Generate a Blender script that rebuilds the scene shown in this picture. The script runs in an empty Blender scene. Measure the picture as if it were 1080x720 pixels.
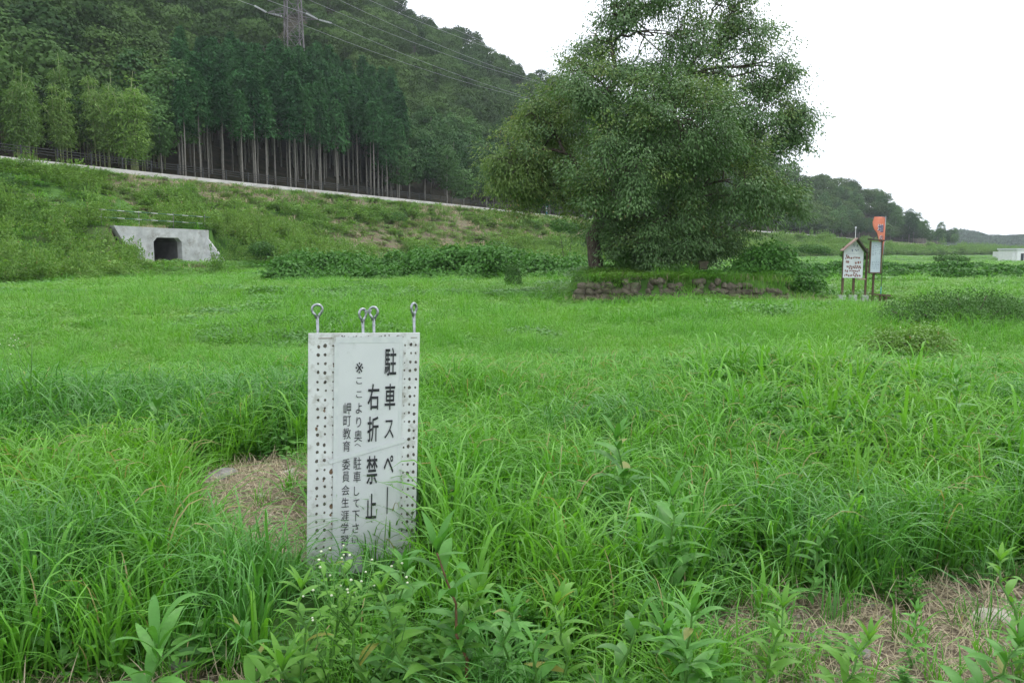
import bpy, math, numpy as np
from mathutils import Vector, Matrix
R = math.radians
rng = np.random.default_rng(7)
scene = bpy.context.scene
COL = scene.collection
D = bpy.data

# ------------------------------------------------------------------ camera geometry
F = 840.0; CX, CY = 540.0, 360.0; PITCH = R(6.45); EYE = 1.5
SP, CP = math.sin(PITCH), math.cos(PITCH)
def ray(px, py):
    a = (np.asarray(px, float)-CX)/F; b = (CY-np.asarray(py, float))/F
    return a, CP+b*SP, -SP+b*CP
def at(px, py, Y):
    a, y, z = ray(px, py); k = Y/y
    return np.array([a*k, y*k, EYE+z*k])

cam_d = D.cameras.new('camera'); cam = D.objects.new('camera', cam_d); COL.objects.link(cam)
cam_d.sensor_width = 36; cam_d.lens = 36*F/1080; cam_d.clip_start = 0.05; cam_d.clip_end = 9000
cam.location = (0, 0, EYE); cam.rotation_euler = (math.pi/2-PITCH, 0, 0); scene.camera = cam

# ------------------------------------------------------------------ materials
def newmat(name):
    m = D.materials.new(name); m.use_nodes = True; nt = m.node_tree
    for n in list(nt.nodes): nt.nodes.remove(n)
    out = nt.nodes.new('ShaderNodeOutputMaterial')
    return m, nt, out
def N(nt, t, **kw):
    n = nt.nodes.new(t)
    for k, v in kw.items():
        if hasattr(n, k): setattr(n, k, v)
        else: n.inputs[k.replace('_', ' ')].default_value = v
    return n
def mixc(nt, fac, a, b, blend='MIX'):
    n = nt.nodes.new('ShaderNodeMix'); n.data_type = 'RGBA'; n.blend_type = blend
    for i, v in ((0, fac), (6, a), (7, b)):
        if hasattr(v, 'is_output') or isinstance(v, bpy.types.NodeSocket): nt.links.new(v, n.inputs[i])
        else: n.inputs[i].default_value = v if i == 0 else (*v, 1) if len(v) == 3 else v
    return n.outputs[2]
def mth(nt, op, a, b=0.0, c=0.0, clamp=False):
    n = nt.nodes.new('ShaderNodeMath'); n.operation = op; n.use_clamp = clamp
    for i, v in enumerate((a, b, c)):
        if isinstance(v, bpy.types.NodeSocket): nt.links.new(v, n.inputs[i])
        else: n.inputs[i].default_value = v
    return n.outputs[0]
def noise(nt, vec, scale, detail=3, rough=.55):
    n = nt.nodes.new('ShaderNodeTexNoise'); n.inputs['Scale'].default_value = scale
    n.inputs['Detail'].default_value = detail; n.inputs['Roughness'].default_value = rough
    nt.links.new(vec, n.inputs['Vector']); return n.outputs['Fac']
def ramp(nt, fac, stops):
    n = nt.nodes.new('ShaderNodeValToRGB'); nt.links.new(fac, n.inputs[0]); e = n.color_ramp.elements
    while len(e) < len(stops): e.new(.5)
    for s, (p, c) in zip(e, stops): s.position = p; s.color = (*c, 1)
    return n.outputs[0]

def leafmat(name, dark, light, dead=None, dead_at=.95, trans=.3, rough=.5, spec=.35, patch=None, pscale=.35, pcol=None, bytree=False):
    m, nt, out = newmat(name)
    at_ = N(nt, 'ShaderNodeAttribute', attribute_name='tint')
    oi = N(nt, 'ShaderNodeObjectInfo')
    geo = N(nt, 'ShaderNodeNewGeometry')
    wr = .72 if bytree else .4
    f = mth(nt, 'MULTIPLY', at_.outputs['Fac'], 1-wr)
    f = mth(nt, 'MULTIPLY_ADD', oi.outputs['Random'], wr, f)
    col = mixc(nt, f, dark, light)
    if pcol is not None:
        nf = noise(nt, geo.outputs['Position'], pscale, 4)
        nf = mth(nt, 'MULTIPLY_ADD', nf, 4.0, -1.7, clamp=True)
        nf = mth(nt, 'MULTIPLY', nf, patch or .6)
        col = mixc(nt, nf, col, pcol)
    if dead is not None:
        g = mth(nt, 'GREATER_THAN', at_.outputs['Fac'], dead_at)
        col = mixc(nt, g, col, dead)
    b = N(nt, 'ShaderNodeBsdfPrincipled'); b.inputs['Roughness'].default_value = rough
    b.inputs['Specular IOR Level'].default_value = spec
    nt.links.new(col, b.inputs['Base Color'])
    if trans > 0:
        t = N(nt, 'ShaderNodeBsdfTranslucent')
        tc = mixc(nt, 1.0, col, (1.15, 1.25, .6), 'MULTIPLY'); nt.links.new(tc, t.inputs['Color'])
        mx = N(nt, 'ShaderNodeMixShader'); mx.inputs[0].default_value = trans
        nt.links.new(b.outputs[0], mx.inputs[1]); nt.links.new(t.outputs[0], mx.inputs[2])
        nt.links.new(mx.outputs[0], out.inputs[0])
    else: nt.links.new(b.outputs[0], out.inputs[0])
    return m
def surf(name, c1, c2, scale=3, rough=.8, spec=.3, metal=0, bump=0.0, detail=5, c3=None, s3=1.0, t3=(.5, .65), vscale=None, coord='Object'):
    m, nt, out = newmat(name)
    tc = N(nt, 'ShaderNodeTexCoord'); v = tc.outputs[coord]
    if vscale:
        mp = N(nt, 'ShaderNodeMapping'); mp.inputs['Scale'].default_value = vscale; nt.links.new(v, mp.inputs[0]); v = mp.outputs[0]
    nf = noise(nt, v, scale, detail)
    col = ramp(nt, nf, [(.3, c1), (.7, c2)])
    if c3 is not None:
        n3 = noise(nt, v, s3, 6, .7)
        k = N(nt, 'ShaderNodeMapRange'); k.inputs[1].default_value = t3[0]; k.inputs[2].default_value = t3[1]
        nt.links.new(n3, k.inputs[0]); col = mixc(nt, k.outputs[0], col, c3)
    b = N(nt, 'ShaderNodeBsdfPrincipled'); b.inputs['Roughness'].default_value = rough; b.inputs['Metallic'].default_value = metal
    b.inputs['Specular IOR Level'].default_value = spec
    nt.links.new(col, b.inputs['Base Color'])
    if bump:
        bp = N(nt, 'ShaderNodeBump'); bp.inputs['Strength'].default_value = bump; bp.inputs['Distance'].default_value = .05
        nt.links.new(nf, bp.inputs['Height']); nt.links.new(bp.outputs[0], b.inputs['Normal'])
    nt.links.new(b.outputs[0], out.inputs[0]); return m

DEAD = (.34, .29, .13)
M = {}
M['grass'] = leafmat('grass_blades', (.052, .180, .020), (.170, .430, .050), DEAD, .985, .36, .46, .32, .5, .5, (.195, .41, .04))
M['grass_blue'] = leafmat('tall_grass_blades', (.048, .165, .026), (.140, .375, .066), DEAD, .990, .30, .42, .4)
M['turf'] = leafmat('short_grass', (.080, .220, .028), (.185, .410, .060), DEAD, .998, .34, .5, .35, .55, .22, (.215, .34, .065))
M['herb'] = leafmat('herb_leaves', (.050, .160, .026), (.135, .330, .055), None, 1, .3, .45, .4)
M['slope'] = leafmat('slope_herbs', (.066, .165, .032), (.215, .375, .085), (.26, .22, .12), .98, .3, .6, .15, .45, .10, (.215, .305, .07))
M['weed'] = leafmat('weed_leaves', (.060, .200, .032), (.150, .370, .068), (.24, .26, .07), .97, .28, .5, .3, .55, 45, (.075, .20, .035))
M['weedlight'] = leafmat('bright_weed_leaves', (.095, .25, .03), (.19, .40, .06), (.30, .30, .06), .97, .35, .5, .3, .5, 45, (.11, .26, .035))
M['kudzu'] = leafmat('kudzu_leaves', (.030, .110, .018), (.105, .260, .045), None, 1, .22, .6, .2)
M['darkbush'] = leafmat('dark_bush_leaves', (.036, .105, .022), (.100, .215, .046), None, 1, .2, .6, .2)
M['yelbush'] = leafmat('yellow_green_leaves', (.10, .22, .03), (.20, .34, .05), (.28, .14, .06), .96, .3, .45, .4)
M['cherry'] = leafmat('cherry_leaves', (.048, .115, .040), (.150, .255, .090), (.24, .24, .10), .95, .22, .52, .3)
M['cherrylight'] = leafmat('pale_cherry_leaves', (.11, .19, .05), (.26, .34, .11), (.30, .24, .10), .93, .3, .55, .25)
M['forest'] = leafmat('broadleaf_crowns', (.013, .044, .013), (.088, .165, .040), None, 1, .08, .8, .08, .4, .02, (.10, .155, .035), True)
M['cedar'] = leafmat('cedar_needles', (.014, .062, .020), (.058, .165, .050), None, 1, .08, .8, .1, bytree=True)
M['bamboo'] = leafmat('bamboo_leaves', (.045, .120, .026), (.175, .290, .060), None, 1, .25, .55, .2, bytree=True)
M['mixleaf'] = leafmat('roadside_tree_leaves', (.022, .075, .020), (.095, .200, .050), None, 1, .12, .7, .15, bytree=True)
M['bamboobright'] = leafmat('bright_bamboo_leaves', (.09, .20, .03), (.24, .38, .07), None, 1, .25, .55, .2)
M['farhill'] = leafmat('distant_crowns', (.016, .050, .018), (.040, .090, .030), None, 1, .05, .9, .05)
M['straw'] = leafmat('dry_straw', (.14, .11, .07), (.60, .51, .35), None, 1, .1, .7, .2)
M['chips'] = leafmat('pale_chips', (.10, .075, .06), (.50, .44, .37), None, 1, 0, .85, .15)
M['bark'] = surf('bark', (.045, .035, .028), (.14, .115, .09), 14, .9, .15, bump=.5, vscale=(1, 1, .25))
M['cedarbark'] = surf('cedar_bark', (.15, .14, .12), (.30, .28, .245), 9, .9, .15, vscale=(1, 1, .2))
M['culm'] = surf('bamboo_culm', (.14, .20, .07), (.30, .32, .14), 3, .5, .3)
M['stem'] = surf('green_stem', (.07, .17, .03), (.11, .25, .05), 20, .5, .3)
M['redstem'] = surf('reddish_stem', (.11, .05, .03), (.17, .10, .045), 25, .5, .3)
M['concrete'] = surf('weathered_concrete', (.36, .365, .365), (.55, .555, .55), 2.2, .85, .2, c3=(.22, .20, .16), s3=1.3, t3=(.52, .75))
M['kerb'] = surf('pale_concrete', (.27, .265, .245), (.40, .39, .36), .8, .85, .2, c3=(.15, .16, .09), s3=.35, t3=(.55, .65))
M['tunnel'] = surf('painted_shade_concrete', (.10, .10, .10), (.20, .20, .195), 1.2, .9, .15)  # concrete darkened so the shade inside the culvert is in its colour
M['asphalt'] = surf('asphalt', (.04, .04, .042), (.065, .065, .065), 20, .9)
M['stone'] = surf('wall_stone', (.055, .050, .034), (.165, .145, .105), 5, .9, .2, bump=.5, c3=(.05, .09, .03), s3=2.5, t3=(.55, .7))
M['greystone'] = surf('grey_stone', (.16, .15, .14), (.33, .31, .29), 22, .85, .25, bump=.4)
M['palestone'] = surf('pale_stone', (.34, .31, .26), (.56, .52, .45), 18, .85, .25, bump=.7, c3=(.18, .14, .09), s3=9, t3=(.44, .62))
M['darkstone'] = surf('dark_stone', (.03, .035, .045), (.07, .075, .09), 18, .6, .4, bump=.3)
M['galv'] = surf('galvanised_steel', (.24, .26, .27), (.42, .44, .46), 40, .34, .5, metal=.85)
M['darkmetal'] = surf('dark_fence_paint', (.02, .022, .022), (.045, .05, .05), 12, .6)
M['pylon'] = surf('pylon_steel', (.11, .10, .105), (.22, .20, .205), 2, .6, .4, metal=.3)
M['wire'] = surf('power_cable', (.30, .31, .33), (.42, .43, .45), 1, .5, .4)
M['porcelain'] = surf('insulator', (.40, .41, .41), (.55, .56, .56), 1, .4)
M['board'] = surf('white_plastic_board', (.57, .57, .56), (.72, .73, .73), 7, .5, .4, c3=(.26, .24, .19), s3=13, t3=(.52, .76))
M['sheet'] = surf('printed_sheet', (.58, .592, .60), (.66, .668, .675), 3, .38, .5, c3=(.40, .41, .40), s3=7, t3=(.60, .85))
M['tape'] = surf('clear_tape', (.56, .58, .59), (.66, .67, .67), 25, .28, .6)
M['ink'] = surf('black_ink', (.022, .022, .026), (.045, .045, .05), 60, .55)
M['hole'] = surf('dirty_holes', (.05, .045, .04), (.16, .14, .115), 45, .9)
M['rust'] = surf('rusty_staple', (.13, .07, .04), (.24, .18, .13), 60, .8)
M['wood'] = surf('old_brown_wood', (.07, .045, .03), (.15, .10, .07), 12, .8, vscale=(1, 1, .2))
M['roofwood'] = surf('weathered_roof_boards', (.25, .17, .14), (.40, .29, .25), 10, .85, vscale=(1, .2, 1))
M['darkroof'] = surf('dark_roof_boards', (.06, .05, .045), (.12, .10, .085), 10, .85)
M['poster'] = surf('white_notice', (.55, .57, .60), (.66, .68, .70), 6, .6)
M['posterblue'] = surf('pale_blue_notice', (.42, .49, .54), (.52, .59, .63), 6, .6)
M['redprint'] = surf('brown_red_print', (.16, .06, .05), (.30, .17, .14), 30, .7)
M['blueprint'] = surf('blue_print', (.05, .08, .17), (.12, .16, .26), 30, .7)
M['orange'] = surf('orange_cloth', (.62, .17, .10), (.72, .26, .17), 4, .8)
M['navy'] = surf('navy_print', (.02, .02, .10), (.04, .05, .16), 20, .8)
M['whitepaint'] = surf('white_paint', (.72, .73, .74), (.82, .82, .82), 3, .6)
M['bluepole'] = surf('blue_pole', (.03, .25, .30), (.05, .33, .40), 3, .5)
M['glass'] = surf('dark_window', (.02, .03, .04), (.04, .05, .06), 2, .15, .6)
M['greenpaint'] = surf('green_rail_paint', (.03, .10, .06), (.05, .14, .08), 3, .5)
M['flower'] = surf('white_petals', (.70, .72, .68), (.85, .85, .80), 10, .7)
M['bud'] = surf('pale_buds', (.45, .50, .32), (.65, .68, .50), 30, .7)
M['leaflitter'] = surf('rotten_wood', (.10, .09, .08), (.22, .20, .17), 12, .9, vscale=(1, .2, 1))

# ------------------------------------------------------------------ mesh helpers
def npmesh(name, V, Q, mats, tint=None, mi=None, smooth=True):
    V = np.asarray(V, np.float32).reshape(-1, 3); Q = np.asarray(Q, np.int32); k = Q.shape[1]
    me = D.meshes.new(name)
    me.vertices.add(len(V)); me.vertices.foreach_set('co', V.ravel())
    me.loops.add(Q.size); me.loops.foreach_set('vertex_index', Q.ravel())
    me.polygons.add(len(Q)); me.polygons.foreach_set('loop_start', np.arange(0, Q.size, k, dtype=np.int32))
    if mi is not None: me.polygons.foreach_set('material_index', np.asarray(mi, np.int32))
    me.update(calc_edges=True); me.validate()
    if smooth: me.polygons.foreach_set('use_smooth', np.ones(len(me.polygons), bool))
    for m in (mats if isinstance(mats, (list, tuple)) else [mats]): me.materials.append(m)
    if tint is not None:
        a = me.attributes.new('tint', 'FLOAT', 'POINT'); a.data.foreach_set('value', np.asarray(tint, np.float32))
    return me
def link(name, me, parent=None, loc=None, label=None, cat=None, group=None, kind=None):
    o = D.objects.new(name, me); COL.objects.link(o)
    if parent is not None: o.parent = parent
    if loc is not None: o.location = [float(v) for v in loc]
    if label: o['label'] = label
    if cat: o['category'] = cat
    if group: o['group'] = group
    if kind: o['kind'] = kind
    return o
def empty(name, loc, rz, label, cat, group=None):
    o = link(name, None, None, loc, label, cat, group); o.rotation_euler = (0, 0, rz); o.empty_display_size = .2; return o
def copytree(src, loc, rz=0, sc=1.0, label=None, group=None):
    o = src.copy(); COL.objects.link(o); o.location = [float(v) for v in loc]; o.rotation_euler = (0, 0, rz)
    o.scale = (sc, sc, sc) if np.isscalar(sc) else sc
    if label: o['label'] = label
    if group: o['group'] = group
    for ch in src.children:
        c = ch.copy(); COL.objects.link(c); c.parent = o
        for g in ch.children:
            d = g.copy(); COL.objects.link(d); d.parent = c
    return o
class MB:                                      # box / tube / face collector (quads + ngons)
    def __init__(s): s.v = []; s.f = []; s.m = []
    def add(s, V, Fc, mi=0):
        b = len(s.v); s.v += [tuple(map(float, p)) for p in V]; s.f += [tuple(i+b for i in f) for f in Fc]; s.m += [mi]*len(Fc); return s
    def box(s, c, d, mi=0, rot=None):
        x, y, z = [q/2 for q in d]; V = [(sx*x, sy*y, sz*z) for sz in (-1, 1) for sy in (-1, 1) for sx in (-1, 1)]
        if rot is not None: V = [rot @ Vector(p) for p in V]
        V = [(p[0]+c[0], p[1]+c[1], p[2]+c[2]) for p in V]
        return s.add(V, [(0, 2, 3, 1), (4, 5, 7, 6), (0, 1, 5, 4), (2, 6, 7, 3), (0, 4, 6, 2), (1, 3, 7, 5)], mi)
    def bar(s, a, b, w, h=None, mi=0):
        a, b = Vector(a), Vector(b); d = b-a; q = d.to_track_quat('Z', 'Y').to_matrix()
        return s.box((a+b)/2, (w, h or w, d.length), mi, q)
    def tube(s, pts, rad, n=8, mi=0, closed=False, caps=True):
        P = [Vector(p) for p in pts]; rr = [rad]*len(P) if np.isscalar(rad) else list(rad)
        V = []; up = None
        for i, p in enumerate(P):
            if closed: d = P[(i+1) % len(P)]-P[i-1]
            else: d = P[min(i+1, len(P)-1)]-P[max(i-1, 0)]
            d.normalize()
            if up is None: up = d.orthogonal().normalized()
            up = (up-d*up.dot(d)).normalized(); sd = d.cross(up)
            for k in range(n):
                a = 2*math.pi*k/n; V.append(p+(up*math.cos(a)+sd*math.sin(a))*rr[i])
        Fc = []; L = len(P)
        for i in range(L if closed else L-1):
            j = (i+1) % L
            for k in range(n): Fc.append((i*n+k, i*n+(k+1) % n, j*n+(k+1) % n, j*n+k))
        if caps and not closed: Fc += [tuple(range(n))[::-1], tuple((L-1)*n+k for k in range(n))]
        return s.add(V, Fc, mi)
    def mesh(s, name, mats, smooth=False, bevel=0):
        me = D.meshes.new(name); me.from_pydata(s.v, [], s.f); me.update()
        me.polygons.foreach_set('material_index', np.array(s.m, np.int32))
        if smooth: me.polygons.foreach_set('use_smooth', np.ones(len(me.polygons), bool))
        for m in (mats if isinstance(mats, (list, tuple)) else [mats]): me.materials.append(m)
        return me
def rot_to(v):
    return Vector(v).to_track_quat('Z', 'Y').to_matrix()

# strips: curved blades / long leaves -> V, Q, tint
def blades(P, az, H, Rr, W, droop=1.2, segs=5, prof='grass', fold=0.0, power=1.7, rg=rng, twist=.5):
    P = np.asarray(P, float); n = len(P)
    bc = lambda a: np.broadcast_to(np.asarray(a, float), (n,))
    az, H, Rr, W, droop = map(bc, (az, H, Rr, W, droop))
    t = np.linspace(0, 1, segs+1)[None, :]
    hor = Rr[:, None]*t**power; ver = H[:, None]*((1+droop[:, None])*t-droop[:, None]*t*t)
    bend = rg.normal(0, .12, n)[:, None]*t**2*Rr[:, None]
    ca, sa = np.cos(az)[:, None], np.sin(az)[:, None]
    C = np.stack([P[:, 0:1]+hor*ca-bend*sa, P[:, 1:2]+hor*sa+bend*ca, P[:, 2:3]+ver], -1)
    if prof == 'grass': w = np.minimum(1, .55+2*t)*(1-t**2.2)**.9+.02
    elif prof == 'lance': w = np.sin(np.pi*np.clip(t, .03, .985)**.75)**.9+.02
    else: w = np.sin(np.pi*np.clip(t, .04, .97)**.8)**.65+.02
    tw = rg.normal(0, twist, n)[:, None]*(.3+t)
    sx = -sa*np.cos(tw); sy = ca*np.cos(tw); sz = np.sin(tw)*np.ones_like(t)
    S = np.stack([sx, sy, sz], -1)*(w*W[:, None]/2)[..., None]
    m = segs+1; tint = rg.random(n)
    if fold > 0:
        up = np.array([0, 0, 1.])*fold*(w*W[:, None])[..., None]
        V = np.stack([C-S+up, C, C+S+up], 2).reshape(-1, 3); k = 3
    else: V = np.stack([C-S, C+S], 2).reshape(-1, 3); k = 2
    base = (np.arange(n)*m*k)[:, None, None]; i = np.arange(segs)[None, :, None]*k
    qs = []
    for c in range(k-1):
        q = np.concatenate([base+i+c, base+i+c+1, base+i+k+c+1, base+i+k+c], -1).reshape(-1, 4); qs.append(q)
    return V, np.concatenate(qs), np.repeat(tint, m*k)
def diamonds(P, Dr, Nr, L, W, tint=None, rg=rng, droop=.15):
    P = np.asarray(P, float); n = len(P)
    Dr = Dr/np.linalg.norm(Dr, axis=1, keepdims=True)
    S = np.cross(Dr, Nr); S /= np.linalg.norm(S, axis=1, keepdims=True)+1e-9
    Nn = np.cross(S, Dr)
    L = np.broadcast_to(L, (n,))[:, None]; W = np.broadcast_to(W, (n,))[:, None]
    V = np.stack([P, P+Dr*L*.45+S*W/2-Nn*L*droop*.3, P+Dr*L-Nn*L*droop, P+Dr*L*.45-S*W/2-Nn*L*droop*.3], 1).reshape(-1, 3)
    Q = np.arange(n*4).reshape(-1, 4)
    if tint is None: tint = rg.random(n)
    return V, Q, np.repeat(tint, 4)
def join(parts):
    Vs, Qs, Ts = [], [], []; b = 0
    for V, Q, T in parts: Vs.append(V); Qs.append(Q+b); Ts.append(T); b += len(V)
    return np.concatenate(Vs), np.concatenate(Qs), np.concatenate(Ts)
def unit(n, rg=rng):
    v = rg.normal(size=(n, 3)); return v/np.linalg.norm(v, axis=1, keepdims=True)
def blob_leaves(blobs, n, L, W, rg=rng, shell=.75, outward=.6, clusters=None, csize=.3, low_cut=None, tintfun=None, drp=.2, nj=.45, upw=.55):
    """leaf faces spread through the outer volume of a set of ellipsoids (cx,cy,cz,rx,ry,rz)"""
    B = np.array(blobs, float); area = (B[:, 3]*B[:, 4]*B[:, 5])**(2/3); p = area/area.sum()
    nc = clusters or n
    bi = rg.choice(len(B), nc, p=p); u = unit(nc, rg)
    rad = 1-(1-shell)*rg.random(nc)**1.3*1.6; rad = np.clip(rad+rg.normal(0, .06, nc), .15, 1.15)
    C = B[bi, :3]+u*B[bi, 3:6]*rad[:, None]
    ok = np.ones(nc, bool)
    for j in range(len(B)):
        d = (((C-B[j, :3])/B[j, 3:6])**2).sum(1); ok &= (d > .42) | (bi == j)
    if low_cut is not None: ok &= C[:, 2] > low_cut
    C, u, bi = C[ok], u[ok], bi[ok]
    if clusters:
        per = max(1, n//len(C)); idx = np.repeat(np.arange(len(C)), per)
        off = rg.normal(0, 1, (len(idx), 3))*csize*np.array([1, 1, .32])
        off[:, 2] -= .25*(off[:, 0]**2+off[:, 1]**2)/csize
        ct = rg.random(len(C)); P = C[idx]+off; un = u[idx]
        tint = np.clip(ct[idx]*.6+rg.random(len(idx))*.4, 0, 1)
        Dr = off*np.array([1, 1, .5])+rg.normal(0, .5, off.shape)*csize; Dr[:, 2] -= csize*.35
    else:
        P = C; un = u; tint = rg.random(len(C)); Dr = rg.normal(size=P.shape); Dr -= un*(Dr*un).sum(1, keepdims=True)*.7
        Dr[:, 2] -= .3
    Nr = un*outward+rg.normal(0, nj, P.shape)+np.array([0, 0, upw])
    LL = L*rg.uniform(.7, 1.25, len(P))
    return diamonds(P, Dr, Nr, LL, LL*W, tint, rg, drp)

# ------------------------------------------------------------------ road line and terrain
RD = [(0, 168), (150, 184), (300, 199), (450, 214), (580, 228), (700, 238), (830, 246.5), (930, 255), (1000, 260), (1100, 263), (1400, 264.5)]
RY = {0: 61, 150: 72.3, 300: 88.7, 450: 115, 580: 155, 700: 200, 830: 265, 930: 330, 1000: 380, 1100: 450, 1400: 700}
road = [at(x, y, RY[x]) for x, y in RD]
e0 = (road[1]-road[0]); e0[2] = 0; e0 /= np.linalg.norm(e0)
road = [road[0]-e0*160, road[0]-e0*60] + road
road[0][2] = road[1][2] = 8.6
road = np.array(road)
# resample smooth
def resample(P, step):
    s = np.r_[0, np.cumsum(np.linalg.norm(np.diff(P[:, :2], axis=0), axis=1))]
    t = np.arange(0, s[-1], step); Q = np.stack([np.interp(t, s, P[:, i]) for i in range(3)], 1)
    for _ in range(6): Q[1:-1] = (Q[:-2]+2*Q[1:-1]+Q[2:])/4
    return Q
roadP = resample(road, 6.0)
def roaddist(x, y):
    """signed distance to the road edge (positive on the field side), edge height there, arc length"""
    A, Bp = roadP[:-1], roadP[1:]; d = Bp[:, :2]-A[:, :2]; L2 = (d**2).sum(1)
    best = np.full(x.shape, 1e18); sg = np.zeros(x.shape); z = np.zeros(x.shape); s = np.zeros(x.shape)
    acc = 0.0
    for i in range(len(A)):
        t = np.clip(((x-A[i, 0])*d[i, 0]+(y-A[i, 1])*d[i, 1])/L2[i], 0, 1)
        dx = x-A[i, 0]-t*d[i, 0]; dy = y-A[i, 1]-t*d[i, 1]; q = dx*dx+dy*dy; m = q < best
        best = np.where(m, q, best); cr = d[i, 0]*dy-d[i, 1]*dx
        sg = np.where(m, -np.sign(cr), sg); z = np.where(m, A[i, 2]+t*(Bp[i, 2]-A[i, 2]), z)
        s = np.where(m, acc+t*math.sqrt(L2[i]), s); acc += math.sqrt(L2[i])
    return np.sqrt(best)*np.where(sg == 0, 1, sg), z, s
_G = rng.random((256, 256))
def vn(x, y, f):                                # value noise 0..1
    x = np.asarray(x)*f+1000.3; y = np.asarray(y)*f+1000.7; xi = np.floor(x).astype(int); yi = np.floor(y).astype(int)
    u = x-xi; v = y-yi; u = u*u*(3-2*u); v = v*v*(3-2*v)
    g = lambda a, b: _G[a % 256, b % 256]
    return (g(xi, yi)*(1-u)+g(xi+1, yi)*u)*(1-v)+(g(xi, yi+1)*(1-u)+g(xi+1, yi+1)*u)*v
def fbm(x, y, f): return vn(x, y, f)*.55+vn(x, y, f*2.1)*.28+vn(x, y, f*4.3)*.17
# ridge seen against the sky (px, py, distance); crowns add their height on top
RIDGE = np.array([(-900, -60, 215), (-600, -110, 225), (0, -110, 262), (300, -72, 292), (430, 22, 312), (480, 44, 330), (530, 74, 345), (560, 91, 355),
                  (640, 117, 375), (740, 158, 385), (830, 192, 392), (880, 204, 392), (920, 219, 388), (945, 232, 384), (975, 246, 384), (995, 259, 384), (1060, 264, 400), (1200, 264.5, 420)])
rAz = np.arctan((RIDGE[:, 0]-CX)/F); rD = RIDGE[:, 2]/np.cos(rAz)*0+RIDGE[:, 2]
rX = (RIDGE[:, 0]-CX)/F*rD; rZ = np.array([at(a, b, c)[2] for a, b, c in RIDGE])
rU = np.maximum(-roaddist(rX, rD)[0]-9, 20)
# culvert frame
CUL = at(175, 262, 54.5); 
CULc = np.array([CUL[0], CUL[1]])
_i = np.argmin(((roadP[:, :2]-CULc)**2).sum(1)); ce = roadP[_i+1, :2]-roadP[_i-1, :2]; ce /= np.linalg.norm(ce)
cn = np.array([ce[1], -ce[0]])                  # towards the field
PLAT = (1.95, 8.75, 24.15, 32.0)                 # raised stone platform
def terrain(x, y, trench=False):
    x = np.asarray(x, float); y = np.asarray(y, float)
    d, zr, s = roaddist(x, y)
    Wd = 19+3*np.sin(s*.05)
    t = np.clip(d/Wd, 0, 1.25)
    slope = zr*np.clip(1-t, 0, 1); k = np.clip((t-.8)/.45, 0, 1); slope = np.where(t > .8, zr*.2*(1-k)**2, slope)
    slope = np.where(zr < .3, 0, slope)
    fade = np.clip((d-2)/6, 0, 1)
    zf = slope+(fbm(x, y, .12)-.5)*.8*fade*np.clip(1.3-d/40, 0, 1)*np.clip(d/4, 0, 1)
    r = np.hypot(x, y)
    zf = zf+(fbm(x, y, .5)-.5)*.10*np.clip(r/8, 0, 1)
    az = np.arctan2(x, np.maximum(y, 1e-6)); az = np.where(y <= 0, np.where(x < 0, -1.57, 1.57), az)
    U = np.interp(az, rAz, rU); ZR = np.interp(az, rAz, rZ)
    u = np.maximum(-d-9, 0); tt = u/U
    g = np.where(tt < 1, tt**1.08, 1-.35*(tt-1)); g = np.clip(g, 0, 1)
    back = np.clip((y+120)/120, 0, 1)
    hill = zr+(np.maximum(ZR-zr, 0)*g+(fbm(x, y, .03)-.5)*9*np.clip(u/40, 0, 1)*np.clip((ZR-zr)/60, 0, 1)*np.clip(3*(1-tt), 0, 1))*back
    z = np.where(d > 0, zf, hill)
    # culvert notch
    lx = (x-CULc[0])*ce[0]+(y-CULc[1])*ce[1]; ly = (x-CULc[0])*cn[0]+(y-CULc[1])*cn[1]
    so_ = np.where((lx > -3.5) & (lx < 3.1) & trench, 1.3, 0.0)
    notch = np.clip((ly+np.maximum(so_, .15))/.3, 0, 1)*np.clip((np.where(lx > 0, 6.0, 4.6)-np.abs(lx))/1.1, 0, 1)*np.clip((11-ly)/3, 0, 1)
    z = z*(1-notch)+np.minimum(z, .58)*notch
    tun = (np.abs(lx) < 1.6) & (ly <= .0) & (ly > -8.5)
    z = np.where((ly <= -so_) & (ly > -3.0) & (np.abs(lx) < 5.2) & (~tun), np.minimum(np.maximum(z, 2.98-.1*ly), 3.4), z)
    z = np.where(tun, np.maximum(z, 3.05), z)
    if trench: tr_ = np.clip((1.9-np.abs(lx))/.3, 0, 1)*(ly < .4)*(ly > -10.5); z = z*(1-tr_)
    # stone platform with mound
    px_ = np.clip(np.minimum(x-PLAT[0], PLAT[1]-x)/.5, 0, 1)*np.clip((y-PLAT[2])/.12, 0, 1)*np.clip((PLAT[3]-y)/2, 0, 1)
    z = z*(1-px_)+(.60+.25*np.exp(-((x-3.4)**2+(y-28)**2)/6))*px_
    # dip behind the white building
    z = z-2.2*np.exp(-(((x-86)/16)**2+((y-136)/16)**2))
    # small rise with straw left of the sign
    z = z+.05*np.exp(-(((x+1.45)/.7)**2+((y-5.0)/.7)**2))
    return z
def ground(px, py):
    a, yy, zz = ray(px, py); k = 1.0; z = 0.0
    for _ in range(30):
        k = (z-EYE)/zz; z = float(terrain(np.array([a*k]), np.array([yy*k]))[0])
    return np.array([a*k, yy*k, z])
PATCH = [(-1.52, 4.95, .52, .66), (-1.22, 4.1, .28, .4), (1.45, 2.98, .85, .36), (2.35, 3.25, .75, .34), (1.3, 2.4, .55, .4), (-1.15, 2.40, .55, .24)]
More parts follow.
